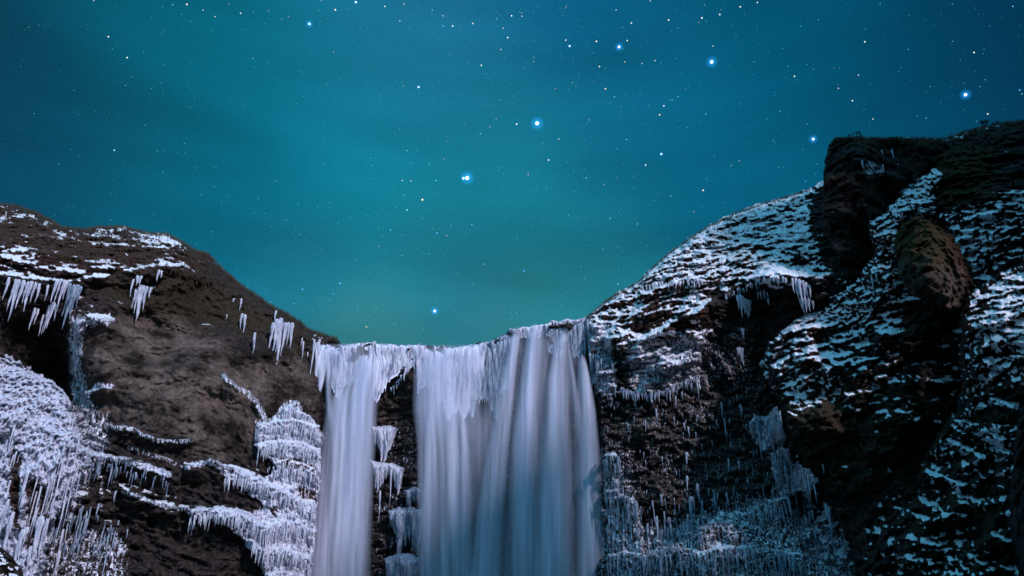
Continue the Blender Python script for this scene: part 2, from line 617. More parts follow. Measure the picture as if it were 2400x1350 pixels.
    q = ins[:-1, :-1] & ins[1:, :-1] & ins[:-1, 1:] & ins[1:, 1:]
    quads = np.stack([idx[:-1, :-1][q], idx[1:, :-1][q], idx[1:, 1:][q], idx[:-1, 1:][q]], -1)
    if parent:
        o = mesh_np(mname, P[ins] - np.array(parent.location), quads, {k2: f[ins] for k2, f in fields.items()}, [M_CLIFF], True, parent)
    else:
        o = mesh_np(name, P[ins], quads, {k2: f[ins] for k2, f in fields.items()}, [M_CLIFF])
        tag(o, label, cat, None, kind)
    SHEETS.setdefault(name, []).append((u, v, np.where(ins, Y, 1e6)))
    ALL.append((u, v, np.where(ins, Y, 1e6)))
    return o


ALL = []


def surfY(u, v, r=2):
    """forward distance of the nearest rock seen at photo point (u, v)"""
    best = 1e6
    for (gu, gv, Y) in ALL:
        if gu[0] <= u <= gu[-1] and gv[0] <= v <= gv[-1]:
            i = int((v - gv[0]) / (gv[1] - gv[0])); j = int((u - gu[0]) / (gu[1] - gu[0]))
            y = Y[max(0, i - r):i + r + 1, max(0, j - r):j + r + 1].min()
            best = min(best, y)
    return best if best < 1e5 else 119.0


# ---- the fall's own back wall
LIP = [(700, 802), (742, 806), (800, 809), (860, 803), (900, 804), (960, 809), (1030, 809), (1060, 813), (1100, 807), (1150, 797),
       (1200, 772), (1260, 764), (1310, 754), (1375, 748), (1420, 742), (1480, 760)]
sheet('cliff', [(700, 812)] + LIP[1:] + [(1500, 1420), (690, 1420)],
      [(700, 810, 121), (900, 810, 121), (1060, 815, 122), (1200, 775, 121), (1400, 745, 121),
       (800, 900, 124), (920, 950, 126), (1050, 950, 125), (1250, 950, 124), (1450, 900, 122),
       (800, 1200, 123), (920, 1150, 124), (1050, 1200, 123), (1300, 1200, 122), (800, 1400, 121), (1400, 1400, 118)],
      curl=(10, 5), layers=[(2.6, 0.9, 0, 1.2, None), (0.9, 0.3, 0, 1.0, None)], rough=(1.4, 0.5), snow_bias=-1.2,
      paints=[('brown', [(760, 880), (1000, 880), (980, 1000), (880, 990), (760, 960)], 0.65, 20),
              ('ice', [(880, 990), (990, 980), (1000, 1400), (870, 1400)], 0.22, 20),
              ('ice', [(1000, 980), (1420, 960), (1440, 1400), (1000, 1400)], 0.08, 20)],
      label='dark icy rock wall behind the falling water')

# ---- left cliff
LEFT = [(-40, 470), (0, 478), (40, 482), (90, 500), (130, 522), (145, 533), (200, 537), (230, 531), (262, 532), (280, 529), (310, 537),
        (355, 547), (390, 547), (430, 568), (455, 585), (490, 595), (520, 628), (560, 663), (600, 690), (640, 718), (680, 738),
        (705, 755), (720, 770), (760, 784), (790, 793), (810, 808), (775, 815), (756, 830), (754, 870), (768, 950), (762, 1000),
        (750, 1100), (742, 1200), (728, 1290), (715, 1420), (-40, 1420)]
CAVE = [(100, 800), (150, 790), (168, 830), (172, 900), (165, 950), (140, 930), (90, 880), (50, 850)]
sheet('cliff', LEFT,
      [(0, 480, 126), (0, 560, 106), (0, 640, 95), (60, 655, 95), (50, 760, 99), (130, 720, 98), (140, 870, 110), (250, 535, 122),
       (250, 600, 108), (250, 680, 102), (390, 550, 122), (400, 610, 110), (400, 680, 107), (330, 760, 105), (200, 760, 98),
       (190, 860, 97), (450, 850, 102), (600, 720, 119), (600, 800, 112), (500, 640, 119), (700, 790, 120), (750, 840, 121),
       (520, 1000, 102), (650, 930, 112), (300, 1000, 97), (300, 1200, 95), (600, 1180, 101), (700, 1120, 110), (740, 1250, 110),
       (690, 1380, 104), (0, 900, 92), (0, 1300, 86), (480, 1320, 97), (100, 1100, 92), (600, 1050, 106), (470, 760, 112)],
      curl=(22, 14), thresh=(0.48, 0.76), rag=5,
      blocks=0.35, layers=[(0.95, 0.8, 6, 1.8, [(-60, 450), (500, 450), (470, 640), (380, 640), (240, 640), (170, 660), (-60, 640)]),
              (2.4, 1.1, -14, 1.6, [(180, 960), (620, 960), (720, 1400), (-60, 1400), (-60, 960)]),
              (4.5, 0.7, -8, 1.2, None)],
      rough=(2.2, 0.42), snow_bias=-0.3, flute=0.5, blur=2, crack=1.1,
      lines=[('ice', [(265, 1003), (310, 1005), (340, 1022), (380, 1034), (450, 1034)], 9, 0.52),
             ('ice', [(300, 1050), (340, 1062), (400, 1080), (440, 1100)], 9, 0.45),
             ('ice', [(130, 1050), (200, 1058), (230, 1068), (270, 1076), (312, 1086), (350, 1096), (395, 1112)], 12, 0.72),
             ('ice', [(440, 1094), (490, 1082), (530, 1098), (560, 1108)], 10, 0.62),
             ('ice', [(290, 1153), (330, 1168), (372, 1184), (440, 1194)], 9, 0.55),
             ('ice', [(525, 882), (560, 912), (582, 922), (602, 945), (618, 975), (622, 990)], 10, 0.55),
             ('ice', [(200, 925), (232, 905), (262, 905)], 10, 0.7), ('ice', [(190, 985), (250, 1000), (262, 1000)], 10, 0.55),
             ('ice', [(640, 985), (668, 950), (690, 940), (712, 975)], 10, 0.6),
             ('ice', [(235, 1095), (240, 1200)], 7, 0.42), ('ice', [(180, 1260), (260, 1250), (290, 1290)], 16, 0.5)],
      ledges=[([(165, 757), (200, 745), (230, 740), (265, 752)], 2.5, 6, 60),
              ([(0, 600), (60, 618), (130, 638), (190, 640), (230, 628), (280, 620)], 1.2, 10, 16),
              ([(-40, 640), (40, 650), (110, 660), (170, 660), (240, 650)], 2.5, 10, 26),
              ([(300, 640), (360, 625), (430, 625), (470, 650)], 2.2, 10, 40),
              ([(265, 1000), (310, 1002), (340, 1020), (380, 1030), (440, 1030)], 1.5, 7, 35),
              ([(190, 1010), (230, 1025), (275, 1050)], 1.2, 6, 24),
              ([(130, 1048), (200, 1055), (225, 1065), (270, 1072), (310, 1080), (350, 1092), (395, 1108)], 2.4, 9, 50),
              ([(440, 1092), (490, 1078), (530, 1095), (570, 1110), (610, 1120), (640, 1150), (690, 1180)], 2.4, 10, 60),
              ([(290, 1150), (330, 1165), (370, 1180), (440, 1190), (480, 1192), (520, 1198), (560, 1205), (590, 1230), (620, 1270),
                (690, 1310)], 2.6, 10, 80),
              ([(525, 880), (560, 908), (580, 918), (600, 940), (615, 970), (625, 990)], 2.0, 8, 60),
              ([(200, 920), (250, 912), (320, 925), (350, 935)], 1.3, 6, 40)],
      paints=[('amp', [(200, 660), (760, 700), (760, 1040), (440, 1060), (230, 980), (190, 760)], 0.3, 30),
              ('brown', [(200, 760), (300, 730), (440, 740), (520, 800), (720, 830), (740, 960), (640, 980), (600, 1060), (560, 1110),
                         (470, 1060), (330, 1000), (220, 960)], 0.95, 40),
              ('brown', [(0, 760), (100, 770), (160, 830), (40, 850), (-40, 820)], 0.6, 20),
              ('grass', [(230, 650), (450, 640), (720, 780), (700, 800), (480, 760), (300, 740)], 0.55, 30),
              ('red', [(-40, 480), (130, 530), (500, 600), (470, 640), (230, 640), (-40, 640)], 0.55, 25),
              ('snow', [(-60, 575), (160, 610), (300, 590), (330, 620), (230, 650), (-60, 650)], 0.0, 20),
              ('snow', [(350, 535), (400, 535), (440, 580), (470, 620), (430, 640), (330, 600), (200, 570), (210, 530)], -0.13, 15),
              ('snow', [(345, 540), (395, 540), (435, 575), (395, 568)], 0.35, 5),
              ('snow', [(480, 590), (740, 780), (700, 810), (560, 720), (480, 660)], -0.8, 12),
              ('snow', [(250, 760), (600, 780), (740, 840), (740, 960), (590, 970), (560, 1060), (400, 1010), (260, 960)], -0.85, 20),
              ('snow', [(180, 1060), (400, 1120), (460, 1190), (560, 1280), (500, 1400), (300, 1400), (250, 1150)], -0.16, 20),
              ('snow', [(400, 1110), (600, 1130), (640, 1200), (440, 1180)], -0.7, 14),
              ('snow', [(300, 1215), (560, 1225), (620, 1330), (600, 1420), (300, 1420)], -0.8, 16),
              ('ice', [(160, 740), (260, 735), (270, 755), (200, 770), (190, 860), (215, 940), (240, 1010), (180, 1050), (165, 900)], 0.62, 8),
              ('ice', [(130, 960), (250, 960), (250, 1060), (160, 1240), (120, 1120)], 0.60, 20),
              ('ice', [(60, 1260), (220, 1240), (290, 1280), (300, 1420), (60, 1420)], 0.42, 20),
              ('ice', [(600, 985), (640, 985), (680, 950), (720, 985), (760, 1010), (740, 1250), (720, 1420), (640, 1420), (600, 1290),
                       (560, 1235), (450, 1205), (460, 1188), (590, 1200), (620, 1180), (540, 1120), (500, 1090), (560, 1095),
                       (640, 1130), (640, 1060), (600, 1030)], 0.85, 9)],
      label='left cliff of brown rock with a snowy grass top')

# frosted ice mass at the lower left
sheet('frost_slope', [(-40, 812), (0, 822), (40, 840), (80, 868), (120, 888), (158, 915), (172, 960), (184, 1010), (205, 1050), (215, 1090),
                      (190, 1130), (150, 1190), (125, 1260), (105, 1320), (95, 1420), (-40, 1420)],
      [(0, 830, 96), (0, 900, 90), (0, 1100, 84), (0, 1400, 80), (100, 900, 92), (150, 1000, 89), (180, 1080, 88), (100, 1200, 85),
       (80, 1400, 82)], curl=(30, 6), rough=(2.2, 0.6), flute=1.8, rag=11, crack=1.5, tus=0.2,
      layers=[(3.0, 0.6, 8, 1.6, None)], snow_bias=-0.12, thresh=(0.45, 0.8),
      paints=[('ice', [(-60, 780), (260, 780), (260, 1440), (-60, 1440)], 0.95, 5), ('snow', [(-60, 780), (260, 780), (260, 1440), (-60, 1440)], -0.5, 5),
              ('ice', [(30, 1050), (50, 1060), (45, 1240), (30, 1240), (20, 1150)], 0.12, 8),
              ('ice', [(60, 1120), (130, 1140), (110, 1260), (60, 1300)], 0.32, 12),
              ('red', [(-60, 780), (260, 780), (260, 1440), (-60, 1440)], 0.5, 5)],
      label='frosted ice covered slope at the foot of the left cliff')
sheet('snow_mound', [(-40, 1262), (8, 1284), (32, 1306), (52, 1335), (70, 1420), (-40, 1420)],
      [(0, 1290, 76), (0, 1400, 74), (50, 1390, 75)], curl=(16, 3), rough=(0.5, 0.3), snow_bias=0.35, thresh=(0.4, 0.7),
      label='small pale snow mound in the lower left corner')

# ---- right side, back: upper snowy slope and the recessed wall below it
RS = [(1366, 752), (1374, 742), (1386, 735), (1400, 720), (1440, 690), (1470, 675), (1500, 655), (1540, 615), (1580, 583),
      (1620, 555), (1660, 528), (1720, 499), (1780, 477), (1850, 458), (1900, 440), (1930, 420), (1990, 400), (2100, 352), (2180, 330), (2230, 317),
      (2270, 303), (2330, 289), (2440, 275), (2440, 1420), (1380, 1420), (1402, 1100), (1392, 950), (1380, 850)]
OVER = [(1500, 800), (1560, 770), (1630, 735), (1660, 712), (1700, 690), (1740, 662), (1775, 648), (1830, 640), (1880, 648), (1930, 650)]
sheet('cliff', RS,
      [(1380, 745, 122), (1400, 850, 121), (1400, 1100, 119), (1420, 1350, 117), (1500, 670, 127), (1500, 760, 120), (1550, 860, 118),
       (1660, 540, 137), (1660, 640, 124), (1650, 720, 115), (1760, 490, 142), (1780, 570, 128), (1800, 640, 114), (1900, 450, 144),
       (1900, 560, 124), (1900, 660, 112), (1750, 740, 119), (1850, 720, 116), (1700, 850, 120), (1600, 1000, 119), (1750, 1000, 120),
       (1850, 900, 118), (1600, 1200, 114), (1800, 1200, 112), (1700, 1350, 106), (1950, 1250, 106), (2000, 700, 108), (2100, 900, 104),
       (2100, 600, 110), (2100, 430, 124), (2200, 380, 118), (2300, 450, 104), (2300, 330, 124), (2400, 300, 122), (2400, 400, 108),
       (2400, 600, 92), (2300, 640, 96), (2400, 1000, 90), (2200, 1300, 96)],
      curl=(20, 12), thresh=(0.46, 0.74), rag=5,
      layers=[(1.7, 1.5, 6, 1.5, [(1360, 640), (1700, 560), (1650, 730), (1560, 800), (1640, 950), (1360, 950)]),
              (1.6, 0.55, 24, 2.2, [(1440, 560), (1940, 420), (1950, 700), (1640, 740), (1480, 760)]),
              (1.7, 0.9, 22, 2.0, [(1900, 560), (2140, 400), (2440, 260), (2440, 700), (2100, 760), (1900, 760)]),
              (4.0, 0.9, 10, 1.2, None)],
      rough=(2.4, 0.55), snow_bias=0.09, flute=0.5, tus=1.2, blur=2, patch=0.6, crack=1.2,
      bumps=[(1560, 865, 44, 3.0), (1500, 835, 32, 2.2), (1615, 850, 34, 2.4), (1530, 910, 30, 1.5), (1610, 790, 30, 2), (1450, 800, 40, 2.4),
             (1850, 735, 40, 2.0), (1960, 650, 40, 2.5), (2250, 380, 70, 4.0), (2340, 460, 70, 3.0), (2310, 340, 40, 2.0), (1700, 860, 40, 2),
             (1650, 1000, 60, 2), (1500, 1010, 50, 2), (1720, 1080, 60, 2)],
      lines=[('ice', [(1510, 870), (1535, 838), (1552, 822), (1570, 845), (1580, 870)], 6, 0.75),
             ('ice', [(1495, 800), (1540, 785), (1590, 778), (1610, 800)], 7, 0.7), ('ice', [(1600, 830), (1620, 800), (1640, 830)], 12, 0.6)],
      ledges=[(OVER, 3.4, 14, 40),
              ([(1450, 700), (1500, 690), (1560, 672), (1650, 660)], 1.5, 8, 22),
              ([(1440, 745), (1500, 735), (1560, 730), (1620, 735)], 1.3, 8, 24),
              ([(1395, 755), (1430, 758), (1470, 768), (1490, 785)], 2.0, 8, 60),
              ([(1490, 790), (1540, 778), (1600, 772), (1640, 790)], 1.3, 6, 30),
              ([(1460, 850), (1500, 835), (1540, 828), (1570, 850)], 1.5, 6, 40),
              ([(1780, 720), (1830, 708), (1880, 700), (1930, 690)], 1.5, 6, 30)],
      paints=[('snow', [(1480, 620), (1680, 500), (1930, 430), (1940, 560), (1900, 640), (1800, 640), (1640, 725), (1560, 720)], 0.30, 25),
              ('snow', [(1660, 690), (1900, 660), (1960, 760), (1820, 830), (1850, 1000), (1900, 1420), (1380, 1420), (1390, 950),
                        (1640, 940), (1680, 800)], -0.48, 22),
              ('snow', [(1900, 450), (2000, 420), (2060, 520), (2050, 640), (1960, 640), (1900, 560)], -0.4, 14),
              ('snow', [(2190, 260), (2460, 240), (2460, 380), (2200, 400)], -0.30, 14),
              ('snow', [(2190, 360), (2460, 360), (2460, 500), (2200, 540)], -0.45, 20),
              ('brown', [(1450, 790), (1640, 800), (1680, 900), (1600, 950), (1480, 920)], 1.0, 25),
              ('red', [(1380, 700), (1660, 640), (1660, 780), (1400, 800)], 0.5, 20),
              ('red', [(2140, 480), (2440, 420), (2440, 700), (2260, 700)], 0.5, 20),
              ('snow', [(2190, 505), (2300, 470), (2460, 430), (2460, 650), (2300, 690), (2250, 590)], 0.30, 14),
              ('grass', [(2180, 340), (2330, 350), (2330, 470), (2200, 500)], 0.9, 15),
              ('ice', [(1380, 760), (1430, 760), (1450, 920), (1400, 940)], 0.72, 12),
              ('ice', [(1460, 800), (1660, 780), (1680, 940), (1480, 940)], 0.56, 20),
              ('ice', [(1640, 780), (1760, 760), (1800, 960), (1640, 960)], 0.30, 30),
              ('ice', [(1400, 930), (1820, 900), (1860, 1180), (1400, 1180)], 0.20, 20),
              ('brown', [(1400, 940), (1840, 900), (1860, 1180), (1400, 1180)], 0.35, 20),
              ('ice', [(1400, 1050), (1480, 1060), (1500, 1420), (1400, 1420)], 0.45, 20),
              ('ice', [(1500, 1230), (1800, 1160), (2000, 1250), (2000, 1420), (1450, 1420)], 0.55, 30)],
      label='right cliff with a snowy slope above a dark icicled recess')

# dark crag on the skyline
sheet('rock_crag', [(1928, 420), (1932, 372), (1941, 340), (1956, 322), (2000, 319), (2060, 322), (2100, 320), (2160, 322), (2215, 324),
                    (2230, 345), (2195, 385), (2150, 420), (2110, 450), (2070, 500), (2055, 540), (2050, 600), (2020, 625), (1990, 618),
                    (1950, 585), (1930, 540), (1925, 480)],
      [(1935, 400, 112), (1960, 330, 114), (2000, 360, 106), (2100, 340, 113), (2200, 330, 120), (1990, 450, 106), (1990, 600, 108),
       (2060, 400, 108), (2120, 400, 113), (2060, 520, 110), (2150, 360, 116)],
      curl=(7, 6), blocks=1.6, layers=[(5.0, 1.6, -4, 0.8, None), (1.3, 0.4, 20, 1.2, None)], rough=(2.5, 0.6), snow_bias=-0.7,
      ledges=[([(1930, 420), (1980, 412), (2060, 405), (2120, 412)], 2.0, 12, 60)],
      paints=[('red', [(1930, 410), (2060, 400), (2060, 480), (1940, 480)], 0.6, 15),
              ('grass', [(1950, 318), (2220, 318), (2200, 340), (1950, 345)], 0.6, 8),
              ('snow', [(2100, 318), (2230, 318), (2230, 332), (2110, 332)], -0.1, 6),
              ('ice', [(2015, 380), (2035, 375), (2070, 385), (2070, 420), (2030, 420)], 0.45, 8)],
      kind='thing', label='dark square rock crag standing on the right skyline beneath the railing', cat='crag')
sheet('snow_ledge', [(2030, 520), (2070, 500), (2100, 470), (2150, 425), (2200, 390), (2225, 400), (2195, 450), (2200, 500), (2120, 520),
                     (2100, 600), (2090, 700), (2000, 780), (1930, 800), (1890, 760), (1960, 700), (2020, 640), (2045, 600)],
      [(2050, 520, 104), (2200, 400, 112), (2150, 450, 106), (2100, 520, 101), (2050, 650, 101), (1950, 750, 106), (2080, 640, 99),
       (1900, 760, 108)],
      curl=(14, 4), layers=[(1.5, 1.0, 26, 2.0, None)], rough=(1.8, 0.6), snow_bias=0.34, rag=7, tus=1.2, bumps=[(2160, 480, 26, 2), (2110, 500, 24, 2), (2050, 640, 40, 2), (2180, 440, 20, 1.5)], thresh=(0.46, 0.74),
      paints=[('red', [(1880, 380), (2240, 380), (2240, 800), (1880, 800)], 0.35, 20)],
      label='broken snow covered ledges running down from the crag')

# middle buttress
sheet('buttress', [(1872, 735), (1930, 728), (1985, 732), (1990, 700), (2060, 660), (2100, 690), (2180, 690), (2300, 700), (2440, 700),
                   (2440, 1420), (2010, 1420), (1995, 1290), (1950, 1200), (1905, 1130), (1862, 1060), (1830, 1000), (1820, 935),
                   (1795, 890), (1782, 850), (1800, 800), (1840, 765)],
      [(1800, 850, 108), (1870, 745, 112), (1950, 740, 108), (1900, 820, 102), (1850, 920, 100), (1900, 1050, 98), (2000, 1250, 94),
       (2050, 780, 98), (2100, 700, 100), (2000, 900, 97), (2080, 900, 92), (2100, 1050, 92), (2200, 850, 100), (2230, 980, 96),
       (2200, 760, 96), (2100, 1200, 90), (2050, 1350, 88), (2400, 800, 95), (2400, 1300, 90)],
      curl=(24, 9), thresh=(0.46, 0.74),
      layers=[(1.7, 0.9, 12, 2.0, [(1780, 720), (2300, 680), (2260, 1000), (1900, 960), (1800, 920)]), (3.8, 1.2, 16, 1.2, None),
              (1.2, 0.6, 10, 1.3, None)],
      rough=(3.0, 0.5), snow_bias=0.17, rag=7, tus=1.2, blur=3, patch=0.6, crack=1.4,
      bumps=[(1885, 815, 36, 2.5), (2150, 800, 44, 3.0), (2080, 790, 30, 2.5), (2170, 930, 90, 5.0), (2080, 1030, 70, 4), (1900, 1000, 80, 4),
             (1960, 880, 34, 2), (2010, 920, 40, 2), (2050, 1280, 50, 3)],
      lines=[('snow', [(1790, 880), (1785, 850), (1805, 805), (1845, 768), (1900, 745)], 8, 0.25),
             ('snow', [(2048, 1000), (2060, 1040), (2090, 1110), (2110, 1170)], 5, 0.3)],
      ledges=[([(1800, 800), (1850, 768), (1900, 770), (1960, 760)], 1.6, 8, 30),
              ([(1870, 850), (1900, 838), (1940, 840), (1990, 830)], 2.2, 8, 60),
              ([(2050, 800), (2080, 775), (2110, 770), (2140, 790)], 2.0, 8, 60),
              ([(2040, 975), (2080, 965), (2120, 970), (2150, 985)], 2.2, 8, 60),
              ([(1990, 730), (1992, 800)], 1.5, 6, 40)],
      paints=[('snow', [(1870, 740), (1990, 735), (1990, 850), (1960, 940), (1920, 900), (1900, 830)], 0.34, 14),
              ('snow', [(1800, 940), (1960, 940), (2030, 1000), (2080, 1100), (2010, 1300), (1900, 1130)], -0.28, 18),
              ('snow', [(2060, 985), (2200, 1000), (2140, 1150), (2080, 1120)], -0.45, 14),
              ('snow', [(2110, 700), (2260, 700), (2240, 830), (2120, 840)], -0.4, 14),
              ('red', [(1860, 760), (1930, 770), (1900, 870), (1850, 860)], 0.9, 10),
              ('red', [(2050, 700), (2160, 690), (2150, 840), (2060, 830)], 0.9, 12),
              ('grass', [(1820, 900), (2240, 900), (2200, 1150), (1900, 1150)], 0.5, 20),
              ('ice', [(1790, 800), (1850, 770), (1860, 900), (1800, 900)], 0.25, 14)],
      label='dark buttress with patches of snow right of the icicled recess')
# mossy knob
sheet('mossy_boulder', [(2094, 580), (2108, 525), (2150, 506), (2200, 518), (2235, 555), (2262, 600), (2290, 650), (2284, 700),
                        (2240, 735), (2200, 728), (2165, 712), (2130, 690), (2104, 640)],
      [(2110, 560, 92), (2180, 560, 86), (2180, 640, 82), (2260, 660, 86), (2200, 710, 84), (2120, 640, 87), (2220, 600, 84)],
      curl=(60, 5), layers=[(1.6, 0.5, 30, 1.4, None)], rough=(2.6, 0.7), snow_bias=-1.0, rag=7,
      paints=[('grass', [(2060, 470), (2320, 470), (2320, 660), (2160, 640), (2060, 600)], 0.95, 30),
              ('brown', [(2080, 560), (2300, 600), (2320, 760), (2080, 760)], 0.9, 30),
              ('grass', [(2080, 600), (2300, 640), (2320, 760), (2080, 760)], 0.25, 30),
              ('red', [(2210, 540), (2300, 640), (2290, 690), (2240, 620)], 0.5, 12)],
      kind='thing', label='rounded mossy brown boulder bulging from the upper right cliff', cat='boulder')
# right foreground ridge
RIDGE_LEDGES = [
    [(2205, 996), (2235, 986), (2276, 998)], [(2177, 1059), (2217, 1034), (2258, 1047), (2290, 1067)], [(2136, 1140), (2169, 1107), (2217, 1123), (2258, 1140)],
    [(2233, 1160), (2290, 1176), (2347, 1172), (2420, 1164)], [(2112, 1190), (2153, 1172), (2193, 1188)], [(2080, 1230), (2120, 1196), (2169, 1220), (2217, 1212)],
    [(2068, 1279), (2112, 1261), (2161, 1269), (2209, 1257)], [(2044, 1336), (2088, 1301), (2136, 1309)], [(2290, 1077), (2330, 1059), (2420, 1067)],
    [(2298, 1010), (2339, 1022), (2387, 1010)], [(2282, 1279), (2322, 1253), (2363, 1269)], [(2217, 1311), (2266, 1301), (2298, 1318)],
    [(2314, 1222), (2355, 1204), (2410, 1212)], [(2270, 960), (2320, 940), (2380, 950)], [(2150, 1350), (2200, 1338), (2250, 1352)],
    [(2300, 1345), (2340, 1330), (2400, 1345)], [(2330, 1110), (2370, 1100), (2420, 1112)]]
sheet('ridge', [(2262, 700), (2300, 672), (2340, 640), (2440, 590), (2440, 1420), (2036, 1420), (2044, 1310), (2060, 1252), (2100, 1212),
                (2138, 1170), (2150, 1120), (2162, 1078), (2200, 1012), (2240, 960), (2252, 900), (2246, 800), (2252, 735)],
      [(2260, 720, 82), (2300, 760, 76), (2400, 620, 82), (2400, 760, 72), (2300, 900, 75), (2400, 900, 70), (2250, 930, 80),
       (2250, 1050, 78), (2350, 1050, 72), (2200, 1150, 78), (2300, 1200, 72), (2400, 1200, 66), (2120, 1300, 78), (2200, 1400, 72),
       (2400, 1400, 62), (2060, 1350, 80)],
      curl=(22, 8), thresh=(0.44, 0.72),
      layers=[(1.15, 0.65, -6, 1.7, [(2230, 640), (2440, 560), (2440, 900), (2240, 960)]),
              (2.3, 2.0, 6, 1.7, [(2440, 870), (2220, 960), (2000, 1250), (2000, 1440), (2440, 1440)]),
              (3.6, 1.8, 14, 1.6, None)],
      rough=(1.8, 0.4), snow_bias=0.17, tus=1.0, rag=6, blur=2, patch=0.5, crack=1.2,
      bumps=[(2330, 985, 60, 3.0), (2180, 1130, 40, 2.0), (2270, 1110, 60, 2.5), (2150, 1290, 60, 2.5), (2330, 1230, 70, 3.0), (2240, 1200, 40, 2.0),
             (2380, 1100, 50, 2.0), (2260, 1350, 60, 2.5), (2110, 1370, 40, 2.0), (2290, 860, 30, 1.0)],
      lines=[('snow', q, 15, 0.50) for q in RIDGE_LEDGES] + [('snow', [(2262, 720), (2256, 800), (2260, 900), (2248, 962), (2208, 1014), (2170, 1080), (2158, 1125), (2146, 1172), (2106, 1216),
                       (2068, 1256), (2052, 1312), (2046, 1420)], 13, 0.45)],
      ledges=[([(2260, 950), (2300, 925), (2350, 900), (2440, 880)], 2.0, 8, 40)] + [(q, 1.7, 9, 34) for q in RIDGE_LEDGES],
      paints=[('snow', [(2250, 690), (2440, 620), (2440, 870), (2330, 890), (2250, 950)], 0.45, 16),
              ('snow', [(2280, 950), (2400, 920), (2420, 1000), (2300, 990)], -0.4, 14),
              ('red', [(2240, 640), (2440, 560), (2440, 900), (2240, 940)], 1.0, 14),
              ('grass', [(2180, 950), (2440, 950), (2440, 1420), (2100, 1420)], 0.3, 20)],
      label='near snowy ridge descending along the right edge')
sheet('rock_spur', [(2440, 905), (2400, 945), (2384, 985), (2376, 1040), (2372, 1100), (2362, 1180), (2368, 1260), (2385, 1330), (2392, 1420),
                    (2440, 1420)],
      [(2390, 1000, 60), (2380, 1200, 60), (2430, 1000, 56), (2430, 1400, 55)], curl=(14, 4), rough=(0.8, 0.4), snow_bias=-0.25,
      layers=[(2.0, 0.5, 30, 1.3, None)], label='dark rock spur on the far right edge')


# the hillsides carry on past both picture edges (coarser)
sheet('hillside', [(2418, 282), (2600, 262), (2900, 215), (3300, 200), (3300, 1440), (2418, 1440)],
      [(2418, 300, 124), (2418, 420, 109), (2418, 600, 92), (2418, 700, 75), (2418, 1000, 69), (2418, 1400, 62), (2800, 250, 110), (2800, 600, 72),
       (2800, 1100, 52), (3200, 300, 92), (3200, 1100, 42)], step=7, curl=(30, 8), rough=(2.6, 0.6), snow_bias=0.05, pull=-1.0,
      layers=[(2.2, 1.2, 12, 1.8, None)], paints=[('red', [(2400, 400), (3300, 400), (3300, 900), (2400, 900)], 0.5, 30)],
      label='snowy hillside carrying on past the right edge')
sheet('hillside', [(-18, 478), (-150, 440), (-400, 400), (-900, 380), (-900, 1440), (-18, 1440)],
      [(-18, 490, 125), (-18, 640, 96), (-18, 760, 98), (-18, 1000, 90), (-18, 1400, 84), (-400, 420, 112), (-400, 700, 84), (-400, 1200, 66),
       (-850, 450, 96), (-850, 1200, 52)], step=7, curl=(30, 8), rough=(2.6, 0.6), snow_bias=-0.15, pull=-1.0,
      layers=[(2.2, 1.0, -6, 1.8, None)], paints=[('brown', [(-900, 760), (-18, 760), (-18, 1000), (-900, 1000)], 0.7, 30),
                                                 ('ice', [(-900, 900), (-18, 860), (-18, 1440), (-900, 1440)], 0.5, 40)],
      label='icy hillside carrying on past the left edge')

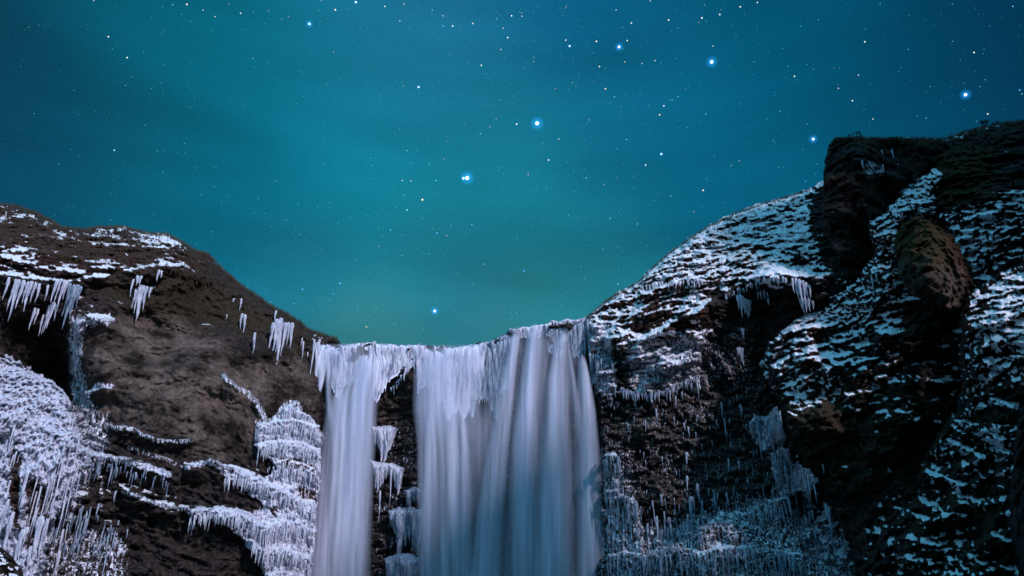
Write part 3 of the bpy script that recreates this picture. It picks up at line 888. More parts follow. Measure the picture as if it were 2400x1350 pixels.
# ------------------------------------------------------------------ ice drapes and icicles
def drape_geo(top, lens, Yoff=1.2, bulge=0.9, step=1.5, nt=15, seed=0.0, tooth=(16, 5), ragged=0.75, Yfix=None, flute=0.22, taper=0.42):
    pu = [p[0] for p in top]; pv = [p[1] for p in top]
    u = np.arange(pu[0], pu[-1] + step, step)
    v = np.interp(u, pu, pv)
    v = v + 5.0 * fbm(np.stack([u / 14, u * 0 + seed, u * 0], -1), 3, 0.6, 1.3)
    Lpx = np.interp(u, [a[0] for a in lens], [a[1] for a in lens])
    t1 = fbm(np.stack([u / tooth[0], u * 0 + seed * 3 + 1, u * 0], -1), 2, 0.5, 3.0, True)
    t2 = fbm(np.stack([u / tooth[1], u * 0 + seed * 5 + 2, u * 0], -1), 2, 0.5, 6.0, True)
    t3 = fbm(np.stack([u / (tooth[0] * 3), u * 0 + seed * 7 + 5, u * 0], -1), 2, 0.5, 9.0)
    tt = np.clip(0.5 + 0.5 * (0.55 * t1 + 0.35 * t2) + 0.8 * t3, 0, 1.2) ** 1.6
    L = Lpx * (1 - ragged + ragged * 1.25 * tt)
    e = np.minimum(u - u[0], u[-1] - u)
    L = L * sstep(-2, 9, e) * (1 - taper * 1.7 * (1 - sstep(0, 0.42 * (u[-1] - u[0]), e))).clip(0.12, 1) + 2
    if Yfix is None:
        yb = np.array([min(surfY(a, b + q * c) for q in (0, 0.3, 0.6)) for a, b, c in zip(u, v, Lpx)])
        k = np.ones(9) / 9
        yb = np.convolve(np.pad(yb, 4, 'edge'), k, 'valid') - Yoff
    else:
        yb = np.interp(u, [a[0] for a in Yfix], [a[1] for a in Yfix])
    P0 = W(u, v, yb)
    Lm = L * yb / F_PX
    t = np.linspace(0, 1, nt)
    PP = np.repeat(P0[None], nt, 0)
    PP[..., 2] -= t[:, None] * Lm[None]
    prof = np.sqrt(np.clip(t * 4, 0, 1)) * (1 - t ** 2.2)
    q = PP * np.array([2.2, 2.2, 0.22]) + seed
    fl = fbm(q, 3, 0.6, 8.0, True)
    fr = PP.copy(); bk = PP.copy()
    fr[..., 1] -= bulge * prof[:, None] * (1 + 0.4 * fl) + flute * fl * (prof[:, None] ** 0.5)
    fr[..., 1] += (1 - np.clip(t * 5, 0, 1))[:, None] * 0.8
    bk[..., 1] += 0.5 * prof[:, None] + (1 - np.clip(t * 5, 0, 1))[:, None] * 1.0
    nu = len(u)
    V_ = np.concatenate([fr.reshape(-1, 3), bk.reshape(-1, 3)])
    i = np.arange(nt * nu).reshape(nt, nu)
    a = np.stack([i[:-1, :-1], i[1:, :-1], i[1:, 1:], i[:-1, 1:]], -1).reshape(-1, 4)
    b = a[:, ::-1] + nt * nu
    c = np.stack([i[0, :-1], i[0, 1:], i[0, 1:] + nt * nu, i[0, :-1] + nt * nu], -1)
    d = np.stack([i[-1, 1:], i[-1, :-1], i[-1, :-1] + nt * nu, i[-1, 1:] + nt * nu], -1)
    return V_, np.concatenate([a, b, c, d])


def drape(name, parent, mat, top, lens, label=None, **k):
    V_, Q = drape_geo(top, lens, **k)
    o = mesh_np(name, rel(V_, parent), Q, None, [mat], True, parent)
    if label:
        o['label'] = label
    return o


def icicle_geo(u, v, L, r, Y, seed):
    n, nt = 7, 9
    P0 = W(u, v, Y)
    px = Y / F_PX
    Lm, rm = L * px, r * px
    rs = np.random.default_rng(int(seed))
    ph = rs.uniform(0, 6.28, 4)
    t = np.linspace(0, 1, nt)
    rad = rm * (1 - t) ** 0.8 * (1 + 0.18 * np.sin(t * 17 + ph[0]) + 0.12 * np.sin(t * 31 + ph[1]))
    rad[0] *= 0.7
    rad[-1] = rm * 0.04
    a = np.linspace(0, 2 * math.pi, n, endpoint=False)
    X = rad[:, None] * np.cos(a)[None] * (1 + 0.25 * np.sin(2 * a + ph[2])) + (rm * 0.25 * np.sin(t * 5 + ph[3]))[:, None]
    Yy = rad[:, None] * np.sin(a)[None]
    Z = -t[:, None] * Lm + 0 * X
    V_ = np.stack([X, Yy, Z], -1).reshape(-1, 3)
    i = np.arange(nt * n).reshape(nt, n)
    Q = np.stack([i[:-1], i[1:], np.roll(i, -1, 1)[1:], np.roll(i, -1, 1)[:-1]], -1).reshape(-1, 4)
    return P0, V_, Q


_ic = [0]


def icicles(label, items, mat=None, cat='icicles', name='icicle_cluster', part='icicle', Yoff=0.5, group=None):
    """items: (u, v, length, radius) in photo pixels, each an icicle of its own under one frozen cluster"""
    u0 = np.mean([i[0] for i in items]); v0 = min(i[1] for i in items)
    y0 = surfY(u0, v0)
    root = empty(name, W(u0, v0, y0), label, cat, group)
    for (u, v, L, r) in items:
        _ic[0] += 1
        y = min(surfY(u, v + q * L, 2) for q in (0, 0.25, 0.5, 0.75)) - Yoff * 0.6
        P0, V_, Q = icicle_geo(u, v, L, r, y, _ic[0])
        o = mesh_np(part, V_, Q, None, [mat or M_ICE], True, root)
        o.location = P0 - np.array(root.location)
    return root


def fringe(label, top, lens, count, mat=None, name='icicle_fringe', cat='icicles', r=(1.3, 3.0), Yoff=0.6, seed=1, jit=5, parent=None):
    """a dense row of small icicles, one mesh"""
    rs = np.random.default_rng(seed)
    pu = [p[0] for p in top]; pv = [p[1] for p in top]
    VV, QQ, n = [], [], 0
    u0, v0 = np.mean(pu), min(pv)
    loc = W(u0, v0, surfY(u0, v0))
    for k in range(count):
        u = rs.uniform(pu[0], pu[-1]); v = np.interp(u, pu, pv) + rs.uniform(-jit, jit)
        L = rs.uniform(*lens) * rs.uniform(0.5, 1)
        P0, V_, Q = icicle_geo(u, v, L, rs.uniform(*r), surfY(u, v) - Yoff, seed * 1000 + k)
        VV.append(V_ + P0 - loc); QQ.append(Q + n); n += len(V_)
    o = mesh_np(name, np.concatenate(VV), np.concatenate(QQ), None, [mat or M_ICE])
    if parent:
        o.parent = parent
        o.location = loc - np.array(parent.location)
        o['kind'] = 'stuff'
        return o
    o.location = loc
    tag(o, label, cat, None, 'stuff')
    return o


# left overhang icicles
icicles('wide row of white icicles under the snowy overhang at the far left',
        [(22, 650, 62, 4), (38, 655, 85, 5), (46, 656, 112, 6), (56, 657, 78, 5), (66, 660, 60, 4), (74, 660, 82, 6), (84, 662, 55, 5),
         (94, 665, 52, 4), (114, 668, 44, 4), (133, 658, 60, 5), (142, 655, 66, 4), (152, 657, 74, 5), (158, 660, 50, 4)])
icicles('thin greenish ice curtain hanging right of the overhang icicle row',
        [(166, 664, 90, 6), (174, 668, 118, 7), (182, 668, 92, 7), (190, 672, 60, 5)], M_GLAZE)
icicles('second lower row of icicles below the far left overhang row',
        [(82, 722, 58, 4), (90, 724, 42, 3), (103, 738, 56, 3), (112, 730, 60, 4), (118, 716, 72, 4), (126, 708, 70, 5), (136, 712, 46, 4)])
icicles('single large carrot shaped icicle group on the dark left cliff face',
        [(313, 655, 48, 3), (324, 646, 28, 4), (331, 647, 26, 4), (319, 678, 52, 4), (327, 674, 70, 5), (335, 670, 98, 8), (345, 672, 64, 6),
         (354, 674, 30, 4)])
icicles('pair of short icicles just below the grass rim of left cliff', [(373, 633, 32, 4), (380, 635, 20, 3)])
icicles('slim icicle trio halfway along the descending left skyline', [(566, 700, 34, 3), (568, 735, 42, 4), (576, 737, 50, 4)])
icicles('lone thin icicle left of the big white icicle bunch', [(599, 780, 54, 5)])
icicles('big bright white icicle bunch near the end of left skyline',
        [(647, 728, 28, 3), (640, 757, 74, 5), (650, 748, 92, 6), (661, 746, 138, 8), (656, 752, 84, 5), (669, 757, 86, 6), (678, 756, 64, 5),
         (686, 757, 72, 5)])
icicles('few tiny icicles between white bunch and waterfall lip', [(708, 792, 22, 2), (712, 800, 50, 3), (722, 825, 14, 2), (532, 737, 14, 2),
                                                               (548, 700, 10, 3)])
icicles('long icicles hanging at the left end of the frozen lip', [(737, 796, 100, 4), (745, 802, 86, 4), (750, 795, 40, 3)])
icicles('row of small drips on lower brown wall of left cliff',
        [(218, 1085, 40, 3), (236, 1090, 34, 3), (205, 1215, 45, 3), (232, 1180, 30, 3), (272, 1150, 26, 3), (180, 1245, 45, 3), (300, 1240, 20, 2)],
        M_GLAZE)
icicles('tall frosted ice columns at the lower left below the frost slope',
        [(20, 1170, 110, 5), (32, 1200, 120, 5), (55, 1240, 90, 6), (62, 1235, 70, 6), (100, 1210, 110, 8), (112, 1215, 90, 6), (150, 1240, 80, 4),
         (88, 1190, 60, 4), (140, 1290, 60, 4), (75, 1280, 60, 5)], Yoff=1.0)

fringe('long frozen streaks running down the frosted lower left slope', [(-10, 1010), (60, 1040), (120, 1080), (190, 1090)], (50, 170), 60, M_ICE,
       name='ice_streaks', seed=31, jit=110, r=(1.0, 2.6), Yoff=0.0)
fringe('thin drips under the frosty ledge on the left cliff', [(200, 1075), (270, 1085), (350, 1110), (400, 1120)], (14, 60), 46, M_GLAZE, seed=32, jit=14,
       r=(1.0, 2.4))
fringe('speckled frozen drips at the foot of the left cliff', [(120, 1260), (200, 1230), (290, 1270)], (20, 70), 60, M_GLAZE, seed=33, jit=50, r=(1.2, 2.8))
# frozen cascade left of the water
casc = empty('frozen_cascade', W(680, 1150, 105), 'tiered white frozen cascade against the left side of the waterfall', 'frozen cascade')


def mound(u0, u1, v, tilt, arch):
    """a rounded, lumpy top line for a hanging mass of ice"""
    pts = []
    for k in range(9):
        x = k / 8 * 2 - 1
        pts.append((u0 + (u1 - u0) * k / 8, v + tilt * x + arch * x * x))
    return pts


TIERS = [[(660, 962), (690, 946), (715, 968)], [(600, 1000), (640, 988), (690, 984), (748, 1002)], [(600, 1044), (650, 1034), (700, 1040), (750, 1054)],
         [(628, 1092), (670, 1080), (710, 1090), (748, 1106)], [(526, 1106), (570, 1106), (615, 1124), (650, 1146), (690, 1166), (740, 1186)],
         [(446, 1195), (500, 1191), (550, 1200), (590, 1216), (625, 1238), (660, 1222), (700, 1228), (738, 1246)],
         [(590, 1268), (620, 1290), (660, 1284), (700, 1300), (730, 1318)], [(630, 1345), (680, 1340), (725, 1360)]]
sheet('cascade', [(598, 998), (636, 984), (662, 956), (690, 940), (714, 966), (748, 998), (754, 1060), (748, 1150), (740, 1250), (728, 1420), (640, 1420),
                  (622, 1340), (596, 1300), (560, 1262), (520, 1228), (470, 1214), (440, 1204), (446, 1186), (520, 1184), (580, 1198), (625, 1222),
                  (640, 1205), (606, 1176), (566, 1150), (528, 1126), (522, 1100), (575, 1098), (622, 1116), (646, 1098), (622, 1070), (596, 1046)],
      [(600, 1000, 107), (690, 945, 112), (750, 1010, 113), (610, 1050, 106), (750, 1150, 111), (530, 1110, 101.5), (600, 1130, 102.5), (680, 1120, 107),
       (450, 1195, 97), (560, 1215, 98.5), (640, 1230, 101.5), (740, 1260, 108), (600, 1290, 99.5), (660, 1380, 101), (725, 1400, 105)],
      curl=(9, 2.5), step=1.6, thresh=(0.42, 0.72), snow_bias=0.05, pull=1.2, rough=(0.8, 0.3), crack=0.6, blocks=0.4, tus=0.5, flute=1.3, rag=6, blur=2,
      ledges=[(q, 1.9, 7, 46) for q in TIERS],
      paints=[('ice', [(400, 900), (800, 900), (800, 1440), (400, 1440)], 1.0, 4), ('red', [(400, 900), (800, 900), (800, 1440), (400, 1440)], 0.8, 4),
              ('ice', [(655, 1072), (700, 1078), (742, 1092), (742, 1104), (690, 1096), (650, 1088)], 0.35, 6),
              ('ice', [(690, 1140), (742, 1150), (740, 1180), (700, 1170)], 0.35, 7), ('ice', [(600, 1180), (660, 1190), (650, 1212), (620, 1212)], 0.4, 7)],
      parent=casc)
for k, q in enumerate(TIERS):
    fringe(None, [(a, b + 10) for a, b in q], (14, 44), int((q[-1][0] - q[0][0]) * 0.42), M_ICE, r=(0.9, 2.2), Yoff=0.25, seed=40 + k, jit=9, parent=casc)

# frozen lip curtain
lip = empty('frozen_lip', W(1060, 812, 120), 'white ice curtains frozen along the brink between the water streams', 'frozen lip')
LY = lambda o: [(700, 120.2 - o * .6), (1060, 120.6 - o * .6), (1200, 120.2 - o * .6), (1480, 119.8 - o * .6)]
for k, (top, ln, o, mt) in enumerate([
    ([(742, 804), (760, 808), (775, 809)], [(742, 160), (760, 185), (775, 110)], 0.2, M_LIP),
    ([(768, 808), (800, 810), (850, 802)], [(768, 80), (800, 120), (850, 110)], 0.0, M_LIP),
    ([(800, 808), (840, 800), (880, 800)], [(800, 60), (840, 90), (880, 120)], 0.6, M_LIP),
    ([(876, 802), (900, 802), (940, 806), (985, 806)], [(876, 135), (925, 125), (950, 80), (985, 30)], 0.2, M_LIP),
    ([(880, 803), (960, 807), (1000, 808)], [(880, 60), (1000, 34)], 0.7, M_LIP),
    ([(975, 830), (1000, 808), (1030, 809)], [(975, 110), (1000, 110), (1030, 150)], -0.4, M_LIP),
    ([(1018, 809), (1060, 812), (1100, 806), (1110, 804)], [(1018, 150), (1070, 160), (1110, 150)], 0.2, M_LIP),
    ([(1085, 808), (1120, 803), (1150, 796), (1175, 785)], [(1085, 170), (1130, 150), (1175, 200)], -0.2, M_GLAZE),
    ([(1040, 812), (1062, 812), (1100, 806), (1140, 799)], [(1040, 60), (1140, 70)], 0.8, M_LIP),
    ([(1150, 796), (1180, 780), (1210, 770)], [(1150, 172), (1180, 170), (1210, 150)], 0.1, M_GLAZE),
    ([(1192, 772), (1240, 762), (1296, 753)], [(1192, 30), (1240, 34), (1296, 26)], -0.5, M_LIP),
    ([(1290, 754), (1320, 749), (1372, 744)], [(1290, 24), (1330, 34), (1372, 30)], -0.5, M_LIP),
    ([(1275, 762), (1310, 754), (1345, 752)], [(1275, 60), (1310, 85), (1345, 60)], 0.0, M_GLAZE),
    ([(1330, 752), (1350, 750), (1378, 747)], [(1330, 90), (1355, 120), (1378, 110)], 0.1, M_GLAZE),
    ([(1372, 748), (1400, 745), (1425, 752), (1440, 765)], [(1372, 172), (1400, 150), (1440, 90)], 1.2, M_GLAZE),
]):
    V_, Q = drape_geo(top, ln, Yfix=LY(o), seed=20 + k * 1.3, bulge=0.7, tooth=(26, 7), ragged=0.42, nt=16, flute=0.16, taper=0.0)
    c = mesh_np('ice_curtain', rel(V_, lip), Q, None, [mt], True, lip)

# ledges of ice on the dark wall between the two streams
for k, (lab, top, ln) in enumerate([
    ('upper ice shelf on dark rock between the two streams', mound(874, 932, 996, 1, 6), [(876, 50), (900, 62), (930, 40)]),
    ('middle ice shelf with long drips between the two streams', mound(870, 948, 1082, 8, 7), [(872, 60), (948, 70)]),
    ('rounded lower ice shelf left of the middle water stream', mound(912, 992, 1186, 0, 10), [(915, 80), (990, 100)]),
    ('lowest ice shelf at bottom between the two streams', mound(904, 984, 1296, 0, 12), [(905, 100), (980, 110)]),
    ('small ice bulge beside the left edge of middle stream', mound(948, 988, 1140, 0, 10), [(950, 34), (985, 40)]),
]):
    sh = empty('ice_shelf', W(top[0][0], top[0][1], 122), lab, 'ice shelf')
    drape('ice_curtain', sh, M_GLAZE if k > 1 else M_ICE, top, ln, seed=60 + k, Yoff=1.2, bulge=1.0, tooth=(9, 4), ragged=0.8, taper=0.2)
icicles('long crooked icicle strand between two ice shelves', [(899, 1010, 80, 3), (905, 1005, 60, 3), (888, 1095, 60, 3), (918, 1100, 80, 3),
                                                              (892, 1150, 70, 3), (905, 1000, 50, 2)], M_ICE, Yoff=1.5)
fringe('small hanging drips below the lip ice above the brown gap', [(885, 905), (925, 905), (960, 850), (985, 838)], (14, 34), 26, M_ICE,
       Yoff=2.5, seed=5)

# right side icicles
icicles('blue white icicle bundle hanging in the middle of the overhang recess',
        [(1728, 692, 40, 4), (1734, 690, 62, 5), (1740, 694, 48, 5), (1746, 700, 52, 5), (1752, 702, 46, 5), (1757, 705, 30, 4)], M_ICE)
icicles('row of tiny icicles right under the bright snow edge',
        [(1775, 684, 20, 2), (1782, 682, 26, 2), (1790, 680, 28, 3), (1798, 684, 20, 2), (1812, 650, 18, 2), (1820, 648, 20, 2), (1800, 700, 18, 3)],
        M_GLAZE)
icicles('tall stepped icicle curtain at the right end of the recess',
        [(1856, 652, 42, 4), (1864, 652, 60, 4), (1872, 655, 72, 5), (1880, 658, 66, 5), (1888, 662, 50, 4), (1878, 698, 42, 5), (1886, 698, 40, 5),
         (1894, 700, 36, 4), (1904, 705, 24, 3), (1896, 668, 36, 3)], M_ICE)
icicles('isolated hanging icicle low in the dark recess', [(1733, 814, 36, 5), (1738, 816, 46, 5), (1728, 815, 20, 3)], M_ICE)
icicles('small icicle midway down the dark recess wall', [(1740, 770, 26, 3), (1737, 768, 16, 3)], M_GLAZE)
fringe('fine icicle fringe beneath the long snow ledge on right cliff', [(1500, 668), (1560, 660), (1650, 655)], (10, 26), 46, M_ICE, seed=7)
fringe('short icicles beneath the overhanging snow edge', [(1690, 700), (1740, 672), (1780, 655), (1850, 650)], (10, 26), 40, M_GLAZE, seed=8)
fringe('icicle fringe on the rocky step beside the waterfall right edge', [(1380, 830), (1420, 840), (1440, 850)], (20, 60), 34, M_GLAZE, seed=9)
fringe('fringe of thin icicles under the brown icy rock band', [(1440, 905), (1500, 925), (1560, 915), (1640, 880)], (12, 34), 90, M_GLAZE, seed=10)
fringe('scattered small icicles on dark wall right of the water', [(1420, 985), (1500, 1010), (1600, 1020), (1780, 960)], (8, 24), 70, M_GLAZE,
       seed=11, jit=70, r=(0.8, 1.6))
fringe('scattered drips on the lower dark wall of the recess', [(1430, 1120), (1600, 1130), (1800, 1080)], (8, 26), 70, M_GLAZE,
       seed=12, jit=70, r=(0.8, 1.6))
fringe('streaming icicles low on the right hand wall', [(1440, 1190), (1600, 1220), (1760, 1190), (1880, 1200)], (16, 90), 90, M_GLAZE,
       seed=13, jit=60, r=(1.0, 3.2))
fringe('dense hanging icicles along the bottom of right wall', [(1480, 1270), (1700, 1260), (1960, 1280)], (30, 150), 110, M_GLAZE,
       seed=14, jit=60, r=(1.4, 4.4))
for lab, it in [
    ('pair of teal icicles below the brown rock band', [(1620, 898, 18, 2.5), (1634, 898, 38, 3)]),
    ('thin teal icicle trio left of the longest pair', [(1570, 920, 24, 2), (1583, 928, 30, 2.5), (1598, 918, 20, 3)]),
    ('slender teal icicle on black rock beside the water', [(1538, 958, 42, 2.5), (1512, 985, 27, 2.5)]),
    ('close pair of small icicles mid dark wall', [(1603, 990, 20, 2), (1613, 1000, 25, 2.5)]),
    ('hooked icicle pair near top of recessed wall', [(1735, 948, 28, 4), (1690, 943, 36, 3), (1698, 985, 46, 2)]),
    ('short bright teal icicle in the wall centre', [(1608, 1060, 28, 3.5)]),
    ('two small icicles right of wall centre', [(1706, 1075, 32, 3), (1731, 1080, 22, 2)]),
    ('pair of thick pale icicles low on the dark wall', [(1635, 1134, 50, 6), (1618, 1164, 56, 6), (1609, 1115, 34, 3)]),
    ('single icicle right of the thick pale pair', [(1703, 1154, 32, 3.5), (1681, 1155, 18, 2)]),
    ('lower teal icicle beneath the thick pale pair', [(1611, 1205, 34, 3.5)]),
    ('hanging teal icicles under the dark buttress foot', [(1887, 1210, 30, 4), (1903, 1195, 24, 3), (1895, 1200, 26, 3), (1941, 1186, 58, 5),
                                                        (1934, 1180, 30, 4)]),
    ('lone tiny icicle on the black buttress face', [(1928, 1088, 22, 2)]),
    ('two faint icicles high on the dark crag face', [(2067, 352, 16, 2), (2090, 352, 28, 2.5), (2104, 384, 6, 2)]),
    ('pale streaks of ice at the crag foot', [(2020, 376, 32, 3), (2043, 385, 18, 3), (2068, 385, 28, 2), (2042, 650, 40, 3), (2052, 640, 24, 3)]),
]:
    icicles(lab, it, M_GLAZE, Yoff=0.7)
# ice masses on the right
for k, (nm, lab, poly, led, ice, yc) in enumerate([
    ('ice_bulge', 'upper frozen bulge beside the dark buttress',
     [(1752, 990), (1768, 968), (1798, 974), (1822, 954), (1836, 1000), (1842, 1056), (1822, 1044), (1804, 1066), (1778, 1050), (1758, 1020)],
     [[(1750, 992), (1775, 976), (1800, 982), (1830, 966)]], 0.62, 110),
    ('ice_bulge', 'rounded frozen bulge and frosted mound beneath the upper bulge',
     [(1806, 1066), (1822, 1046), (1850, 1050), (1858, 1078), (1888, 1092), (1916, 1122), (1904, 1146), (1862, 1158), (1832, 1176), (1812, 1130)],
     [[(1806, 1064), (1850, 1056)], [(1815, 1112), (1850, 1096), (1910, 1118)]], 0.60, 108),
    ('frozen_curtain', 'broad icy curtain streaming down the lower right wall',
     [(1500, 1310), (1540, 1284), (1600, 1268), (1640, 1236), (1690, 1200), (1740, 1200), (1790, 1172), (1845, 1156), (1864, 1200), (1886, 1290),
      (1950, 1326), (1985, 1430), (1490, 1430)],
     [[(1640, 1240), (1690, 1206), (1745, 1204), (1790, 1180), (1850, 1166)], [(1500, 1312), (1570, 1284), (1640, 1296), (1720, 1284), (1800, 1290), (1880, 1304)]],
     0.52, 108),
    ('frozen_curtain', 'faint teal frozen curtain along the right edge of the water',
     [(1412, 1066), (1440, 1056), (1458, 1084), (1452, 1150), (1500, 1182), (1512, 1260), (1500, 1430), (1424, 1430), (1418, 1200)],
     [[(1412, 1070), (1455, 1068)], [(1416, 1156), (1450, 1152), (1505, 1186)], [(1420, 1306), (1460, 1298), (1510, 1306)]], 0.56, 115),
]):
    cu = np.mean([p[0] for p in poly]); cv = np.mean([p[1] for p in poly])
    ctl = [(a, b, surfY(a, min(b, 1395), 4)) for a, b in poly] + [(cu, cv, surfY(cu, cv, 4))]
    r0 = empty(nm, W(cu, cv, ctl[-1][2]), lab, 'ice formation')
    sheet('curtain', poly, ctl, curl=(12, 2.0), step=2.0, thresh=(0.5, 0.8), snow_bias=-0.2, pull=(0.2 if cu < 1480 else 1.4), rough=(1.0, 0.3), crack=0.9, blocks=0.4, tus=0.4,
          flute=1.5, rag=8, blur=2, ledges=[(q, 1.8, 8, 70) for q in led],
          paints=[('ice', [(1300, 900), (2100, 900), (2100, 1500), (1300, 1500)], ice, 4)], parent=r0)
    for q_, q in enumerate(led):
        fringe(None, [(a, b + 8) for a, b in q], (16, 90), int((q[-1][0] - q[0][0]) * 0.30), M_GLAZE, r=(0.9, 2.6), Yoff=0.25, seed=70 + k * 5 + q_, jit=14,
               parent=r0)

# ------------------------------------------------------------------ the waterfall
fall = empty('waterfall', W(1100, 1340, 116), 'silky white waterfall pouring over the frozen brink between the cliffs', 'waterfall')


def stream(label, pts, cover, Y0=118.6, Y1=115.5, bulge=0.8, soft=1.3, top=30, seed=0.0, ns=30, nt=70, fade=None):
    pv = [p[1] for p in pts]
    v = np.linspace(pv[0], pv[-1], nt)
    uc = np.interp(v, pv, [p[0] for p in pts]); hw = np.interp(v, pv, [p[2] for p in pts])
    # smooth the path
    for _ in range(4):
        uc[1:-1] = (uc[:-2] + 2 * uc[1:-1] + uc[2:]) / 4
        hw[1:-1] = (hw[:-2] + 2 * hw[1:-1] + hw[2:]) / 4
    s = np.linspace(-1, 1, ns)
    U = uc[:, None] + hw[:, None] * s[None]
    V = np.repeat(v[:, None], ns, 1)
    f = (V - 760) / (1420 - 760)
    Y = Y0 + (Y1 - Y0) * np.clip(f, 0, 1) ** 0.6
    P = W(U, V, Y)
    n = fbm(np.stack([U / 26 + seed, V / 700, U * 0 + seed], -1), 3, 0.5, 2.0)
    Pf = P.copy(); Pf[..., 1] -= bulge * (1 - s[None] ** 2) + 0.5 * n
    c = cover * (1 - s[None] ** 2) ** soft * sstep(0, top, V - pv[0])
    if fade:
        c = c * np.interp(V, [a[0] for a in fade], [a[1] for a in fade])
    i = np.arange(nt * ns).reshape(nt, ns)
    Q = np.stack([i[:-1, :-1], i[1:, :-1], i[1:, 1:], i[:-1, 1:]], -1).reshape(-1, 4)
    o = mesh_np('water_stream', rel(Pf, fall), Q,
                {'across': (U - uc[:, None] * 0.6) / 16 + seed * 7, 'down': V / 16.0, 'cover': c}, [M_WATER], True, fall)
    o['label'] = label
    return o


stream('wide left stream', [(862, 826, 22), (858, 870, 30), (829, 930, 58), (820, 1000, 64), (812, 1100, 66), (800, 1200, 74), (790, 1300, 80),
                            (784, 1420, 86)], 1.0, top=40, seed=1, soft=0.9)
stream('bright core of the left stream', [(866, 830, 16), (862, 880, 24), (852, 950, 34), (842, 1050, 40), (828, 1200, 48), (815, 1420, 56)], 0.6,
       Y0=118.0, Y1=114.8, seed=2, top=50)
stream('thin strand at the left edge', [(765, 815, 7), (768, 880, 8), (772, 960, 12), (776, 1020, 22)], 0.6, seed=3, fade=[(815, 1), (960, .9), (1020, 0)])
stream('middle stream below the lip ice', [(1020, 812, 26), (1018, 880, 40), (1030, 960, 58), (1040, 1060, 64), (1042, 1200, 66), (1044, 1420, 70)],
       0.85, seed=4, soft=0.7, fade=[(812, .4), (950, 1), (1150, .9), (1300, .8), (1420, .8)])
stream('faint veil between the middle and the right fall', [(1120, 900, 20), (1122, 1000, 44), (1116, 1200, 52), (1112, 1420, 56)], 0.42, Y0=119.4, Y1=116.8,
       seed=23, soft=0.6, top=120)
stream('left strand of the middle stream', [(1010, 940, 14), (1008, 1060, 18), (1004, 1200, 22), (1002, 1420, 26)], 0.65, Y0=118, seed=5, top=60)
stream('right strand of the middle stream', [(1082, 950, 12), (1088, 1060, 14), (1090, 1200, 18), (1092, 1420, 24)], 0.55, Y0=118, seed=6, top=60)
stream('thin veil of water over the left lip ice', [(810, 806, 60), (812, 850, 62), (815, 930, 60)], 0.5, Y0=118.8, Y1=118.2, seed=21, soft=0.5, top=8,
       fade=[(806, 1), (850, .8), (930, 0)])
stream('thin veil of water over the central lip ice', [(1055, 808, 80), (1052, 860, 84), (1045, 960, 80), (1044, 1040, 70)], 0.75, Y0=118.8, Y1=117.8, seed=22,
       soft=0.5, top=14, fade=[(808, .5), (850, .9), (960, .8), (1040, 0)])
stream('broad veil of the right fall', [(1260, 770, 66), (1262, 830, 96), (1262, 930, 126), (1262, 1050, 142), (1264, 1200, 152), (1262, 1420, 162)],
       0.5, Y0=119.2, Y1=116.5, seed=7, soft=0.5, top=40, fade=[(770, .6), (900, .8), (1100, 1), (1420, 1)])
stream('slanting left strand of the right fall', [(1212, 768, 12), (1198, 850, 16), (1182, 950, 22), (1166, 1050, 28), (1150, 1200, 36), (1138, 1420, 46)],
       0.85, Y0=118.2, Y1=114.8, seed=8)
stream('brightest central strand of the right fall', [(1256, 764, 22), (1246, 850, 26), (1236, 950, 28), (1230, 1050, 34), (1226, 1200, 42),
                                                     (1224, 1420, 52)], 0.98, Y0=117.8, Y1=114.2, seed=9, top=16,
       fade=[(764, 1), (1000, 1), (1100, .8), (1420, .75)])
stream('dense white core of the central strand', [(1254, 763, 12), (1244, 850, 14), (1235, 950, 16), (1230, 1060, 22)], 0.9, Y0=117.4, Y1=114.0, seed=24,
       top=10, fade=[(763, 1), (960, .9), (1060, 0)])
stream('second strand right of the brightest one', [(1324, 768, 10), (1314, 820, 20), (1306, 900, 30), (1302, 1050, 38), (1300, 1200, 46),
                                                    (1300, 1420, 54)], 0.85, Y0=118.0, Y1=114.6, seed=10)
stream('thin slanting wisp of the right fall', [(1328, 800, 5), (1340, 880, 9), (1352, 960, 14), (1360, 1050, 20)], 0.45, Y0=118, seed=11,
       fade=[(800, 1), (960, .8), (1050, 0)])
stream('rightmost strand of the fall', [(1362, 832, 9), (1368, 880, 15), (1374, 960, 24), (1380, 1060, 28), (1384, 1200, 32), (1388, 1420, 38)],
       0.9, Y0=118.4, Y1=115.0, seed=12, top=14, soft=0.9, fade=[(832, 1), (900, 1), (1000, .8), (1420, .7)])

# ------------------------------------------------------------------ small things on the skyline
def bar(p, q, r, n=6):
    p, q = np.array(p, float), np.array(q, float)
    d = q - p; d /= np.linalg.norm(d)
    a = np.cross(d, [0.3, 0.9, 0.2]); a /= np.linalg.norm(a); b = np.cross(d, a)
    ang = np.linspace(0, 2 * math.pi, n, endpoint=False) + math.pi / 4
    ring = np.cos(ang)[:, None] * a * r + np.sin(ang)[:, None] * b * r
    V_ = np.concatenate([p + ring, q + ring])
    i = np.arange(n); j = (i + 1) % n
    Q = [list(x) for x in np.stack([i, j, j + n, i + n], -1)]
    return V_, np.array(Q), n


def part_bars(name, root, segs, r, mat, n=4):
    VV, QQ, k = [], [], 0
    for p, q in segs:
        V_, Q, _ = bar(p, q, r, n)
        VV.append(V_); QQ.append(Q + k); k += len(V_)
    return mesh_np(name, rel(np.concatenate(VV), root), np.concatenate(QQ), None, [mat], False, root)


